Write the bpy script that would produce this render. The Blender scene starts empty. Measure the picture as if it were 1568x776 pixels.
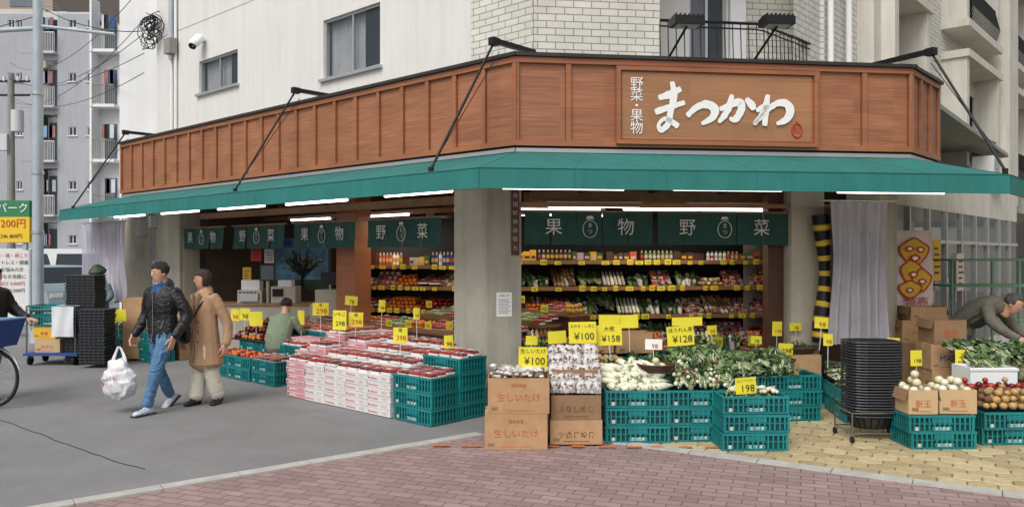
import bpy, math, random
from mathutils import Matrix, Vector, noise, kdtree
R=random.Random(7)
sc=bpy.context.scene
COL=sc.collection
FP=1211.0; CH=1.8
# ---------- survey helpers: frames are real wall planes, positions measured on those planes ----------
def fr(ox,oy,ux,uy):
    l=math.hypot(ux,uy); ux/=l; uy/=l
    return Matrix(((ux,-uy,0,ox),(uy,ux,0,oy),(0,0,1,0),(0,0,0,1)))
A=(.044,8.8); Bp=(4.72,9.39)
FL=fr(A[0],A[1],.743,-.669); FF=fr(A[0],A[1],.992,.125); FR=fr(Bp[0],Bp[1],.672,.74)
W=Matrix.Identity(4)
def hit(Fm,v,px):
    k=(px-784)/FP; ux,uy=Fm[0][0],Fm[1][0]; nx,ny=Fm[0][1],Fm[1][1]; ox,oy=Fm[0][3],Fm[1][3]
    x=(k*(oy+v*ny)-ox-v*nx)/(ux-k*uy)
    return x, oy+x*uy+v*ny
def at(Fm,v,px,py):
    x,Y=hit(Fm,v,px); return (x,v,CH+(388-py)/FP*Y)
def G(px,py):
    Y=CH*FP/(py-388); return ((px-784)/FP*Y,Y)
def wp(Fm,x,y,z=0): 
    p=Fm@Vector((x,y,z)); return (p.x,p.y,p.z)
def H(h):
    h=h.lstrip('#'); o=[]
    for i in (0,2,4):
        c=int(h[i:i+2],16)/255; o.append(c/12.92 if c<.04045 else ((c+.055)/1.055)**2.4)
    return (o[0],o[1],o[2],1)
# ---------- materials ----------
SP={ # hex, rough, variation, scale, bump, metallic
'white_wall':('#dcdbd6',.9,.04,.8,.15,0),'white_wall2':('#ebebea',.9,.03,.8,.1,0),'beige_wall':('#bfb7a6',.85,.10,2,.2,0),
'pillar':('#aea99b',.85,.10,3,.25,0),'stucco':('#d2cec3',.9,.08,2,.3,0),'gray_wall':('#abadb2',.9,.06,.5,.1,0),'light_gray_wall':('#cccecf',.9,.05,.5,.1,0),
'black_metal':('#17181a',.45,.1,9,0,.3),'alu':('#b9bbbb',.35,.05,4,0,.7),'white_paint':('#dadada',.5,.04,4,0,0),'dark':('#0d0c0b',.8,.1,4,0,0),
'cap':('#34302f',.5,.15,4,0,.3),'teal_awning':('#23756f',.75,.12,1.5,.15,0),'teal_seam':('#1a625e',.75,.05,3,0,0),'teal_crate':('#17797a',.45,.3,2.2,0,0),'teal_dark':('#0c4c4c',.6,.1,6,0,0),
'sign_white':('#eeeeea',.4,.02,3,0,0),'red_ink':('#b8342b',.5,.03,3,0,0),'pale_red_ink':('#c98a88',.5,.2,20,0,0),'orange_ink':('#bd5a30',.5,.05,5,0,0),'yellow_card':('#e4d735',.6,.08,5,0,0),'black_ink':('#161616',.6,0,3,0,0),
'noren':('#264a44',.9,.12,9,.2,0),'cloth_white':('#cfcfc7',.9,.03,3,0,0),'card_top':('#b38f69',.85,.16,4,.2,0),'card_dark':('#917253',.85,.16,4,.2,0),'tape':('#c4a77e',.4,.05,6,0,0),
'interior':('#4a3e33',.85,.2,2,0,0),'ceiling':('#5f574b',.85,.1,2,0,0),'floor_in':('#77736c',.6,.12,3,.1,0),'wood_dark':('#523425',.6,.25,6,.1,0),'wood_shelf':('#8b6746',.6,.2,7,.1,0),
'concrete':('#96948d',.9,.15,5,.3,0),'kerb':('#b2b0aa',.9,.15,6,.3,0),'slab':('#98948c',.85,.15,3,.2,0),
'hex_a':('#b5a37c',.9,.15,12,.3,0),'hex_b':('#a69672',.9,.15,12,.3,0),'hex_c':('#bfae88',.9,.15,12,.3,0),'grout':('#786c52',.95,.2,12,.2,0),
'orange_line':('#c4703f',.8,.3,30,.1,0),
'red_fruit':('#99201b',.28,.3,30,0,0),'red_dark':('#6b1517',.3,.3,30,0,0),'orange_fruit':('#cf7420',.42,.15,30,.1,0),'yellow_fruit':('#cfa935',.4,.12,30,0,0),'tomato':('#b03523',.28,.2,30,0,0),
'onion':('#b8935c',.38,.3,40,0,0),'onion_w':('#d6cda8',.38,.18,40,0,0),'potato':('#a0835b',.8,.25,40,.2,0),'carrot':('#b8602c',.5,.2,30,.1,0),'mushroom':('#806755',.7,.4,50,.2,0),'film_w':('#c4bdb9',.22,.2,40,.2,0),'daikon':('#dcdac4',.45,.10,12,.1,0),
'leaf_a':('#4b6538',.6,.45,25,.1,0),'leaf_b':('#6c824c',.6,.4,25,.1,0),'leaf_c':('#2f452a',.6,.4,25,.1,0),'leaf_d':('#97a578',.55,.3,25,.1,0),'root':('#73503a',.8,.35,30,.2,0),
'pink_box':('#d39aa0',.6,.10,9,0,0),'white_box':('#d9d7d5',.6,.08,9,0,0),'tray':('#e2e2e0',.3,.03,9,0,0),
'basket':('#34363b',.5,.15,10,0,0),'chrome':('#9a9a9a',.25,.05,5,0,.9),'rubber':('#151515',.8,.1,5,0,0),'blue':('#24458a',.5,.1,5,0,0),'sky_blue':('#7fa0c0',.4,.05,5,0,0),
'curtain':('#9c989e',.7,.10,4,.1,0),'win_curtain':('#bfbfc0',.9,.15,3,.1,0),'jacket':('#161618',.34,.3,14,.55,0),'coat':('#a98768',.92,.05,20,.25,0),'coat_dark':('#7c6148',.92,.05,20,.2,0),'jeans':('#4d7396',.85,.3,6,.35,0),'cream':('#cfc8b9',.85,.06,10,.3,0),
'skin':('#cc9c80',.55,.06,9,0,0),'hair':('#1d1815',.5,.4,60,.6,0),'hair_b':('#3a2a20',.5,.4,60,.6,0),'hair_g':('#55524f',.6,.5,60,.6,0),'shoe_w':('#c3cbd4',.6,.3,22,0,0),'shoe_b':('#17171a',.35,.1,8,0,0),'hood':('#2b5080',.85,.1,9,.3,0),
'green_coat':('#7c8a74',.9,.1,9,.3,0),'beige_jacket':('#6e6a5e',.9,.2,9,.4,0),'vest':('#3f4a44',.9,.2,9,.3,0),'vendor_coat':('#6f7f8a',.9,.15,9,.4,0),'bag_white':('#dcdcdf',.35,.12,9,.5,0),'lips':('#96453f',.5,0,5,0,0),
'foam':('#e9ebec',.7,.03,9,.1,0),'car_white':('#e4e5e6',.25,.02,5,0,0),'car_silver':('#b3c7d0',.25,.02,5,0,.3),'car_glass':('#2a3338',.08,.05,5,0,0),'apt_glass':('#5c6872',.15,.25,1,0,0),
'pole':('#a9b3b9',.6,.1,3,.1,.2),'concrete_pole':('#8d8a84',.9,.1,3,.1,0),'yellow_sign':('#e6bf2a',.5,.03,3,0,0),'green_sign':('#2c7a52',.5,.03,3,0,0),'cage_green':('#6a9478',.5,.1,3,0,.2),
'far_brown':('#9c8f84',.9,.1,.5,0,0),'far_beige':('#c0b8aa',.9,.1,.5,0,0),'laundry':('#9c6a65',.9,.3,3,0,0),'laundry_w':('#cfd2d6',.9,.1,3,0,0),'screen':('#3b6f9e',.3,.3,6,0,0),
'register':('#a9a296',.5,.05,6,0,0),'paint_blue':('#5c8aa8',.7,.5,5,0,0),'tiger_y':('#d6b02e',.6,.08,5,0,0),'flag_red':('#b53527',.8,.08,5,0,0),'flag_yel':('#dcae3a',.8,.08,5,0,0),'flag_pale':('#dfcac0',.8,.08,5,0,0),'bag_black':('#151414',.4,.1,20,.2,0),
}
MC={}
def nm(name):
    m=bpy.data.materials.new(name); m.use_nodes=True; return m, m.node_tree.nodes, m.node_tree.links, m.node_tree.nodes['Principled BSDF']
STREAK={'white_wall':.92,'white_wall2':.95,'beige_wall':.82,'pillar':.8,'stucco':.85,'gray_wall':.88,'light_gray_wall':.9,'teal_awning':.82}
def mt(name):
    if name in MC: return MC[name]
    h,ro,var,scl,bmp,met=SP[name]
    m,N,L,P=nm(name); c=H(h)
    tc=N.new('ShaderNodeTexCoord'); P.inputs['Roughness'].default_value=ro; P.inputs['Metallic'].default_value=met
    if var>0:
        n=N.new('ShaderNodeTexNoise'); n.inputs['Scale'].default_value=scl; n.inputs['Detail'].default_value=5; n.inputs['Roughness'].default_value=.65
        L.new(tc.outputs['Object'],n.inputs['Vector'])
        r=N.new('ShaderNodeValToRGB'); L.new(n.outputs['Fac'],r.inputs['Fac'])
        r.color_ramp.elements[0].position=.3; r.color_ramp.elements[1].position=.7
        r.color_ramp.elements[0].color=tuple(x*(1-var) for x in c[:3])+(1,); r.color_ramp.elements[1].color=tuple(min(1,x*(1+var)) for x in c[:3])+(1,)
        out=r.outputs['Color']
        if name in STREAK:
            mp=N.new('ShaderNodeMapping'); mp.inputs['Scale'].default_value=(5,5,.35); L.new(tc.outputs['Object'],mp.inputs['Vector'])
            n3=N.new('ShaderNodeTexNoise'); n3.inputs['Scale'].default_value=1.2; n3.inputs['Detail'].default_value=7; n3.inputs['Roughness'].default_value=.7; L.new(mp.outputs[0],n3.inputs['Vector'])
            mr=N.new('ShaderNodeMapRange'); mr.inputs['From Min'].default_value=.35; mr.inputs['From Max'].default_value=.6; mr.inputs['To Min'].default_value=STREAK[name]; mr.inputs['To Max'].default_value=1.0; L.new(n3.outputs['Fac'],mr.inputs['Value'])
            hs=N.new('ShaderNodeHueSaturation'); L.new(out,hs.inputs['Color']); L.new(mr.outputs[0],hs.inputs['Value']); out=hs.outputs['Color']
        L.new(out,P.inputs['Base Color'])
    else: P.inputs['Base Color'].default_value=c
    if bmp>0:
        n2=N.new('ShaderNodeTexNoise'); n2.inputs['Scale'].default_value=scl*5; n2.inputs['Detail'].default_value=4
        L.new(tc.outputs['Object'],n2.inputs['Vector'])
        b=N.new('ShaderNodeBump'); b.inputs['Strength'].default_value=bmp; b.inputs['Distance'].default_value=.02
        L.new(n2.outputs['Fac'],b.inputs['Height']); L.new(b.outputs['Normal'],P.inputs['Normal'])
    MC[name]=m; return m
def emis(name,col,s):
    m,N,L,P=nm(name); P.inputs['Base Color'].default_value=(.8,.8,.8,1); P.inputs['Emission Color'].default_value=col; P.inputs['Emission Strength'].default_value=s; MC[name]=m
emis('tube_light',(1,.97,.9,1),5); emis('spot_lamp',(1,.85,.6,1),3)
def wood_mat(name,c1,c2):
    m,N,L,P=nm(name); tc=N.new('ShaderNodeTexCoord'); mp=N.new('ShaderNodeMapping'); mp.inputs['Scale'].default_value=(1.2,1.2,34)
    L.new(tc.outputs['Object'],mp.inputs['Vector']); n=N.new('ShaderNodeTexNoise'); n.inputs['Scale'].default_value=1.6; n.inputs['Detail'].default_value=6
    L.new(mp.outputs['Vector'],n.inputs['Vector']); r=N.new('ShaderNodeValToRGB'); r.color_ramp.elements[0].position=.28; r.color_ramp.elements[1].position=.74
    r.color_ramp.elements[0].color=H(c1); r.color_ramp.elements[1].color=H(c2); L.new(n.outputs['Fac'],r.inputs['Fac'])
    sx=N.new('ShaderNodeSeparateXYZ'); L.new(tc.outputs['Object'],sx.inputs['Vector'])
    def fl(o,s):
        a=N.new('ShaderNodeMath'); a.operation='MULTIPLY'; a.inputs[1].default_value=s; L.new(o,a.inputs[0]); f=N.new('ShaderNodeMath'); f.operation='FLOOR'; L.new(a.outputs[0],f.inputs[0]); return f.outputs[0]
    cx=N.new('ShaderNodeCombineXYZ'); L.new(fl(sx.outputs['X'],2),cx.inputs['X']); L.new(fl(sx.outputs['Z'],6.1),cx.inputs['Y'])
    wn=N.new('ShaderNodeTexWhiteNoise'); L.new(cx.outputs[0],wn.inputs['Vector'])
    mr=N.new('ShaderNodeMapRange'); mr.inputs['To Min'].default_value=.88; mr.inputs['To Max'].default_value=1.1; L.new(wn.outputs['Value'],mr.inputs['Value'])
    hs=N.new('ShaderNodeHueSaturation'); L.new(r.outputs['Color'],hs.inputs['Color']); L.new(mr.outputs[0],hs.inputs['Value']); L.new(hs.outputs['Color'],P.inputs['Base Color'])
    P.inputs['Roughness'].default_value=.5; MC[name]=m
wood_mat('wood','#874e33','#ab7653'); wood_mat('wood_trim','#925838','#a46b48'); wood_mat('wood_sign','#986a49','#ac7b55')
def tile_mat(name,c1,c2,cm,bw,bh,mor,flat=False,rot=0,rough=.6):
    m,N,L,P=nm(name); tc=N.new('ShaderNodeTexCoord'); out=tc.outputs['Object']
    if not flat:
        sx=N.new('ShaderNodeSeparateXYZ'); L.new(out,sx.inputs['Vector']); ad=N.new('ShaderNodeMath'); L.new(sx.outputs['X'],ad.inputs[0]); L.new(sx.outputs['Y'],ad.inputs[1])
        cx=N.new('ShaderNodeCombineXYZ'); L.new(ad.outputs[0],cx.inputs['X']); L.new(sx.outputs['Z'],cx.inputs['Y']); out=cx.outputs[0]
    else:
        mp=N.new('ShaderNodeMapping'); mp.inputs['Rotation'].default_value=(0,0,rot); L.new(out,mp.inputs['Vector']); out=mp.outputs[0]
    b=N.new('ShaderNodeTexBrick'); b.inputs['Scale'].default_value=1; b.inputs['Brick Width'].default_value=bw; b.inputs['Row Height'].default_value=bh; b.inputs['Mortar Size'].default_value=mor
    b.inputs['Color1'].default_value=H(c1); b.inputs['Color2'].default_value=H(c2); b.inputs['Mortar'].default_value=H(cm); b.inputs['Mortar Smooth'].default_value=.1
    L.new(out,b.inputs['Vector'])
    n=N.new('ShaderNodeTexNoise'); n.inputs['Scale'].default_value=1.3; n.inputs['Detail'].default_value=10; n.inputs['Roughness'].default_value=.7; L.new(tc.outputs['Object'],n.inputs['Vector'])
    mr=N.new('ShaderNodeMapRange'); mr.inputs['From Min'].default_value=.3; mr.inputs['From Max'].default_value=.7; mr.inputs['To Min'].default_value=.84; mr.inputs['To Max'].default_value=1.12; L.new(n.outputs['Fac'],mr.inputs['Value'])
    hs=N.new('ShaderNodeHueSaturation'); L.new(b.outputs['Color'],hs.inputs['Color']); L.new(mr.outputs[0],hs.inputs['Value']); L.new(hs.outputs['Color'],P.inputs['Base Color'])
    bu=N.new('ShaderNodeBump'); bu.invert=True; bu.inputs['Strength'].default_value=.5; bu.inputs['Distance'].default_value=.01; L.new(b.outputs['Fac'],bu.inputs['Height']); L.new(bu.outputs['Normal'],P.inputs['Normal'])
    P.inputs['Roughness'].default_value=rough; MC[name]=m
tile_mat('tile_wall','#d6d4ca','#cccabf','#8a8780',.22,.085,.006)
tile_mat('red_paver','#8f7774','#a28985','#6f625f',.2,.1,.006,True,.35,.85)
def asphalt():
    m,N,L,P=nm('asphalt'); tc=N.new('ShaderNodeTexCoord')
    n=N.new('ShaderNodeTexNoise'); n.inputs['Scale'].default_value=120; n.inputs['Detail'].default_value=3; L.new(tc.outputs['Object'],n.inputs['Vector'])
    n2=N.new('ShaderNodeTexNoise'); n2.inputs['Scale'].default_value=.6; n2.inputs['Detail'].default_value=10; n2.inputs['Roughness'].default_value=.75; L.new(tc.outputs['Object'],n2.inputs['Vector'])
    r=N.new('ShaderNodeValToRGB'); r.color_ramp.elements[0].color=(.10,.10,.102,1); r.color_ramp.elements[1].color=(.37,.365,.36,1); r.color_ramp.elements[0].position=.28; r.color_ramp.elements[1].position=.78; L.new(n.outputs['Fac'],r.inputs['Fac'])
    mr=N.new('ShaderNodeMapRange'); mr.inputs['From Min'].default_value=.3; mr.inputs['From Max'].default_value=.7; mr.inputs['To Min'].default_value=.8; mr.inputs['To Max'].default_value=1.15; L.new(n2.outputs['Fac'],mr.inputs['Value'])
    hs=N.new('ShaderNodeHueSaturation'); L.new(r.outputs['Color'],hs.inputs['Color']); L.new(mr.outputs[0],hs.inputs['Value']); L.new(hs.outputs['Color'],P.inputs['Base Color'])
    bu=N.new('ShaderNodeBump'); bu.inputs['Strength'].default_value=.6; bu.inputs['Distance'].default_value=.008; L.new(n.outputs['Fac'],bu.inputs['Height']); L.new(bu.outputs['Normal'],P.inputs['Normal'])
    P.inputs['Roughness'].default_value=.9; MC['asphalt']=m
asphalt()
def glass(name,col,al,ro=.05):
    m,N,L,P=nm(name); P.inputs['Base Color'].default_value=H(col); P.inputs['Roughness'].default_value=ro; P.inputs['Alpha'].default_value=al; P.inputs['Specular IOR Level'].default_value=.8; MC[name]=m
glass('glass','#56666e',.35); glass('film','#ffffff',.22,.08); glass('shop_glass','#9aaaac',.25); glass('vinyl','#aaa6b4',.8,.3)
# ---------- mesh builder ----------
_t={}
def tmesh(s):
    if s in _t: return _t[s]
    cu=bpy.data.curves.new('t','FONT'); cu.body=s; cu.align_x='CENTER'; cu.align_y='CENTER'; cu.resolution_u=2
    o=bpy.data.objects.new('t',cu); COL.objects.link(o); bpy.context.view_layer.update()
    me=bpy.data.meshes.new_from_object(o.evaluated_get(bpy.context.evaluated_depsgraph_get()))
    r=([tuple(v.co) for v in me.vertices],[tuple(p.vertices) for p in me.polygons])
    bpy.data.objects.remove(o); bpy.data.meshes.remove(me); _t[s]=r; return r
def _us():
    n,k=8,6; vs=[(0,0,1)]
    for i in range(1,k):
        a=math.pi*i/k
        for j in range(n): vs.append((math.sin(a)*math.cos(2*math.pi*j/n),math.sin(a)*math.sin(2*math.pi*j/n),math.cos(a)))
    vs.append((0,0,-1)); fs=[]
    for j in range(n): fs.append((0,1+j,1+(j+1)%n))
    for i in range(k-2):
        for j in range(n):
            a=1+i*n+j; b=1+i*n+(j+1)%n; fs.append((a,a+n,b+n,b))
    l=len(vs)-1
    for j in range(n): fs.append((l,1+(k-2)*n+(j+1)%n,1+(k-2)*n+j))
    return vs,fs
USV,USF=_us()
def catmull(P,step):
    out=[]; n=len(P)
    for i in range(n-1):
        p0=P[max(i-1,0)];p1=P[i];p2=P[i+1];p3=P[min(i+2,n-1)]
        d=math.dist(p1[:3],p2[:3]); k=max(1,int(d/step))
        for j in range(k):
            t=j/k
            out.append([.5*((2*b)+(-a+c)*t+(2*a-5*b+4*c-e)*t*t+(-a+3*b-3*c+e)*t**3) for a,b,c,e in zip(p0,p1,p2,p3)])
    out.append(list(P[-1])); return out
class Bd:
    def __init__(s,name,frame=None):
        s.n=name; s.F=frame or W; s.v=[]; s.f=[]; s.mi=[]; s.sm=[]; s.ms=[]; s.T=None
    def mid(s,m):
        if m not in s.ms: s.ms.append(m)
        return s.ms.index(m)
    def add(s,vs,fs,mat,smooth=False):
        o=len(s.v)
        if s.T is not None: vs=[tuple(s.T@Vector(v)) for v in vs]
        s.v.extend(vs); i=s.mid(mat)
        s.f.extend([tuple(a+o for a in f) for f in fs]); s.mi.extend([i]*len(fs)); s.sm.extend([smooth]*len(fs))
    def box(s,x0,x1,y0,y1,z0,z1,mat):
        s.add([(x0,y0,z0),(x1,y0,z0),(x1,y1,z0),(x0,y1,z0),(x0,y0,z1),(x1,y0,z1),(x1,y1,z1),(x0,y1,z1)],
              [(0,3,2,1),(4,5,6,7),(0,1,5,4),(1,2,6,5),(2,3,7,6),(3,0,4,7)],mat)
    def quad(s,p,mat): s.add(p,[tuple(range(len(p)))],mat)
    def prism(s,poly,z0,z1,mat):
        n=len(poly); s.add([(x,y,z0) for x,y in poly]+[(x,y,z1) for x,y in poly],[tuple(range(n-1,-1,-1)),tuple(range(n,2*n))]+[(i,(i+1)%n,n+(i+1)%n,n+i) for i in range(n)],mat)
    def rod(s,p,q,r,mat,n=8,r2=None,cap=True):
        p=Vector(p);q=Vector(q); t=(q-p); 
        if t.length<1e-6: return
        t.normalize(); a=t.orthogonal().normalized(); b=t.cross(a); r2=r if r2 is None else r2
        vs=[]
        for c,rr in ((p,r),(q,r2)):
            for i in range(n):
                an=2*math.pi*i/n; vs.append(tuple(c+a*(rr*math.cos(an))+b*(rr*math.sin(an))))
        fs=[(i,(i+1)%n,n+(i+1)%n,n+i) for i in range(n)]
        s.add(vs,fs,mat,n>6)
        if cap: s.add(vs,[tuple(range(n-1,-1,-1)),tuple(range(n,2*n))],mat)
    def path(s,pts,r,mat,n=6):
        for a,b in zip(pts,pts[1:]): s.rod(a,b,r,mat,n)
    def ball(s,c,r,mat,q=(1,1,1),rz=0):
        cz,sz=math.cos(rz),math.sin(rz); vs=[]
        for x,y,z in USV:
            x*=r*q[0]; y*=r*q[1]; vs.append((c[0]+x*cz-y*sz,c[1]+x*sz+y*cz,c[2]+z*r*q[2]))
        s.add(vs,USF,mat,True)
    def loft(s,pts,mat,n=12,step=.02,M=None,cap=True,jit=0):
        pts=[p if len(p)==5 else (p[0],p[1],p[2],p[3],p[3]) for p in pts]
        D=catmull(pts,step); m=len(D); vs=[]
        C=[Vector(d[:3]) for d in D]
        rings=[]
        for i in range(m):
            t=(C[min(i+1,m-1)]-C[max(i-1,0)]).normalized()
            sd=Vector((1,0,0))
            if abs(t.x)>.9: sd=Vector((0,1,0))
            sd=(sd-t*sd.dot(t)).normalized(); b=t.cross(sd); rings.append((C[i],t,sd,b,D[i][3],D[i][4]))
        if cap:
            c,t,sd,b,a1,b1=rings[0]; k=min(a1,b1); pre=[(c-t*k*.6,t,sd,b,a1*.45,b1*.45),(c-t*k*.35,t,sd,b,a1*.8,b1*.8)]
            c,t,sd,b,a1,b1=rings[-1]; k=min(a1,b1); post=[(c+t*k*.35,t,sd,b,a1*.8,b1*.8),(c+t*k*.6,t,sd,b,a1*.45,b1*.45)]
            rings=pre+rings+post
        for c,t,sd,b,a1,b1 in rings:
            for i in range(n):
                an=2*math.pi*i/n; p=c+sd*(a1*math.cos(an))+b*(b1*math.sin(an))
                if jit: p+=Vector((noise.noise(p*14),noise.noise(p*14+Vector((9,0,0))),noise.noise(p*14+Vector((0,9,0)))))*jit
                vs.append(tuple(M@p) if M else tuple(p))
        k=len(rings); fs=[]
        for j in range(k-1):
            for i in range(n): fs.append((j*n+i,j*n+(i+1)%n,(j+1)*n+(i+1)%n,(j+1)*n+i))
        fs+= [tuple(range(n-1,-1,-1)),tuple(range((k-1)*n,k*n))]
        s.add(vs,fs,mat,True)
    def text(s,t,pos,size,mat,rz=0,sx=1):
        vs,fs=tmesh(t); c,d=math.cos(rz),math.sin(rz)
        s.add([(pos[0]+x*size*sx*c,pos[1]+x*size*sx*d,pos[2]+y*size) for x,y,z in vs],fs,mat)
    def end(s,parent=None,mesh_only=False):
        me=bpy.data.meshes.new(s.n); me.from_pydata(s.v,[],s.f)
        for m in s.ms: me.materials.append(mt(m))
        me.polygons.foreach_set('material_index',s.mi); me.polygons.foreach_set('use_smooth',s.sm); me.update()
        if mesh_only: return me
        o=bpy.data.objects.new(s.n,me); COL.objects.link(o); o.matrix_world=s.F
        if parent: o.parent=parent
        return o
def empty(n):
    o=bpy.data.objects.new(n,None); COL.objects.link(o); return o
def wall(b,x0,x1,v,z0,z1,ops,mat,reveal=.12,revmat=None):
    xs=sorted({x0,x1}|{min(max(o[i],x0),x1) for o in ops for i in (0,1)}); zs=sorted({z0,z1}|{min(max(o[i],z0),z1) for o in ops for i in (2,3)})
    for i in range(len(xs)-1):
        for j in range(len(zs)-1):
            cx=(xs[i]+xs[i+1])/2; cz=(zs[j]+zs[j+1])/2
            if any(o[0]<cx<o[1] and o[2]<cz<o[3] for o in ops): continue
            b.quad([(xs[i],v,zs[j]),(xs[i+1],v,zs[j]),(xs[i+1],v,zs[j+1]),(xs[i],v,zs[j+1])],mat)
    rm=revmat or mat
    for o in ops:
        a,c,d,e=o[:4]; w=v+reveal
        for q in ([(a,v,d),(a,w,d),(a,w,e),(a,v,e)],[(c,v,d),(c,w,d),(c,w,e),(c,v,e)],[(a,v,d),(c,v,d),(c,w,d),(a,w,d)],[(a,v,e),(c,v,e),(c,w,e),(a,w,e)]): b.quad(q,rm)
def window(b,a,c,d,e,v,n=2,fmat='alu',curt='win_curtain',sill=True,part=1.0):
    t=.035
    for x0,x1,z0,z1 in ((a,c,d,d+t),(a,c,e-t,e),(a,a+t,d+t,e-t),(c-t,c,d+t,e-t)): b.box(x0,x1,v+.04,v+.1,z0,z1,fmat)
    for i in range(1,n):
        x=a+(c-a)*i/n; b.box(x-t/2,x+t/2,v+.045,v+.095,d+t,e-t,fmat)
    b.quad([(a,v+.075,d),(c,v+.075,d),(c,v+.075,e),(a,v+.075,e)],'glass')
    if curt:
        k=int((c-a)/.03)
        for i in range(k):
            if i/k>part: break
            x=a+(c-a)*i/k; x2=a+(c-a)*(i+1)/k; y1=v+.16+.018*math.sin(i*1.9); y2=v+.16+.018*math.sin((i+1)*1.9); b.quad([(x,y1,d),(x2,y2,d),(x2,y2,e),(x,y1,e)],curt)
    b.box(a-.3,c+.3,v+.5,v+.52,d-.2,e+.2,'interior')
    if sill: b.box(a-.06,c+.06,v-.06,v+.03,d-.05,d-.005,fmat)
# ================= GROUND =================
g=Bd('ground'); g.quad([(-400,-300,0),(400,-300,0),(400,500,0),(-400,500,0)],'asphalt'); g.end()
P1=Vector((-3.13,5.62)); P2=Vector((-.28,7.79)); P3=Vector((.4,7.74)); P4=Vector((1.07,7.39)); P5=Vector((3.74,5.78))
dl=(P2-P1).normalized(); dr=(P5-P4).normalized()
PA=P1-dl*16; PB=P5+dr*16
red=Bd('brick_pavement'); red.prism([tuple(PB),tuple(P5),tuple(P4),tuple(P3),tuple(P2),tuple(P1),tuple(PA),(-10,-20),(17,-20)][::-1],.0,.008,'red_paver'); red.end()
k=Bd('kerb')
def strip(b,pts,w,z0,z1,mat,seg=1.0):
    for a,c in zip(pts,pts[1:]):
        a=Vector(a);c=Vector(c); d=(c-a); L=d.length; d.normalize(); n=Vector((-d.y,d.x)); m=max(1,round(L/seg))
        for i in range(m):
            p=a+d*(L*i/m+.004); q=a+d*(L*(i+1)/m-.004); b.prism([tuple(p),tuple(q),tuple(q+n*w),tuple(p+n*w)],z0,z1,mat)
strip(k,[PA,P2],.13,0,.022,'kerb',.6); strip(k,[P2,P3,P4],.13,0,.021,'kerb',.6); strip(k,[P4,PB],.13,0,.022,'kerb',.6); k.end()
nl=Vector((-dr.y,dr.x))
y=Bd('sidewalk'); 
poly=[P4+nl*.13,PB+nl*.13,Vector((22,12)),Vector((16,24)),Vector(wp(FR,8,.2)[:2]),Vector(wp(FR,0,.0)[:2]),Vector(wp(FF,-.2,0)[:2]),Vector((-.28,7.93)),Vector((.42,7.88))]
y.prism([tuple(p) for p in poly],0,.006,'grout')
def inside(px,py):
    c=False; n=len(poly)
    for i in range(n):
        a=poly[i]; b=poly[(i+1)%n]
        if (a.y>py)!=(b.y>py) and px<(b.x-a.x)*(py-a.y)/(b.y-a.y)+a.x: c=not c
    return c
hr=.12; ca,sa=math.cos(-.52),math.sin(-.52)
for i in range(-70,90):
    for j in range(-90,90):
        u=i*hr*math.sqrt(3)+(j%2)*hr*math.sqrt(3)/2; w=j*hr*1.5; x=4+u*ca-w*sa; yy=8+u*sa+w*ca
        if x<9.5 and yy<14 and yy>3 and inside(x,yy):
            m=R.choice(['hex_a','hex_b','hex_c']); vs=[]; dz=R.uniform(0,.003)
            for rr,z in ((hr-.006,.006),(hr-.014,.013+dz)):
                for t in range(6):
                    an=math.pi/6+t*math.pi/3-.52; vs.append((x+rr*math.cos(an),yy+rr*math.sin(an),z))
            y.add(vs,[tuple(range(6,12))]+[(t,(t+1)%6,6+(t+1)%6,6+t) for t in range(6)],m)
y.end()
ol=Bd('painted_line')
a=Vector(G(662,686)); c=Vector(G(1110,689)); d=(c-a).normalized(); n=Vector((-d.y,d.x)); L=(c-a).length; i=0
while i<L:
    p=a+d*i; q=a+d*(i+R.uniform(.1,.2)); w=R.uniform(.03,.05); ol.prism([tuple(p),tuple(q),tuple(q+n*w),tuple(p+n*w)],.0225,.0265,'orange_line'); i+=R.uniform(.22,.3)
ol.end()
cr=Bd('road_seam')
pts=[Vector(G(0,643)),Vector(G(130,690)),Vector(G(225,722))]
pp=[pts[0]+(pts[0]-pts[1])*3]
for a,c in zip(pts,pts[1:]):
    for i in range(12): t=i/12; q=a+(c-a)*t; pp.append(q+Vector((noise.noise(Vector((q.x*4,q.y*4,0))),noise.noise(Vector((q.x*4,q.y*4,5)))))*.03)
strip(cr,pp,.008,.0,.004,'rubber',9); cr.end()
fs=Bd('shop_floor')
flo=[wp(FL,-8.3,-.05)[:2],wp(FL,-.15,-.05)[:2],wp(FF,.2,-.1)[:2],wp(FF,4.6,-.1)[:2],wp(FR,3,.3)[:2],(7,18),(-3,20)]
fs.prism(flo,0,.05,'slab'); fs.end()
# ================= SHOP BUILDING =================
shop=empty('corner_shop_building')
def fascia(nm_,Fm,L0,L1,skip=None,sp=.5,dz=0):
    b=Bd(nm_,Fm); b.box(L0,L1,0,.12,3.0+dz,3.985+dz,'wood')
    b.box(L0-.02,L1+.02,-.04,0,3.0+dz,3.06,'wood_trim'); b.box(L0-.02,L1+.02,-.04,0,3.92,3.985+dz,'wood_trim')
    n=max(1,round((L1-L0)/sp))
    for i in range(n+1):
        x=L0+(L1-L0)*i/n
        if skip and skip[0]<x<skip[1]: continue
        b.box(x-.03,x+.03,-.032,0,3.06,3.92,'wood_trim'); b.box(x-.036,x+.036,-.004,-.001,3.06,3.92,'wood_dark')
    b.box(L0-.05,L1+.05,-.07,.2,3.99+dz,4.03+dz,'cap'); b.box(L0,L1,-.02,.1,2.93+dz,2.975+dz,'alu')
    b.box(L0,L1,.0,.08,2.975+dz,3.0+dz,'dark')
    return b
s0=hit(FF,-.04,943)[0]; s1=hit(FF,-.04,1250)[0]
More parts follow.
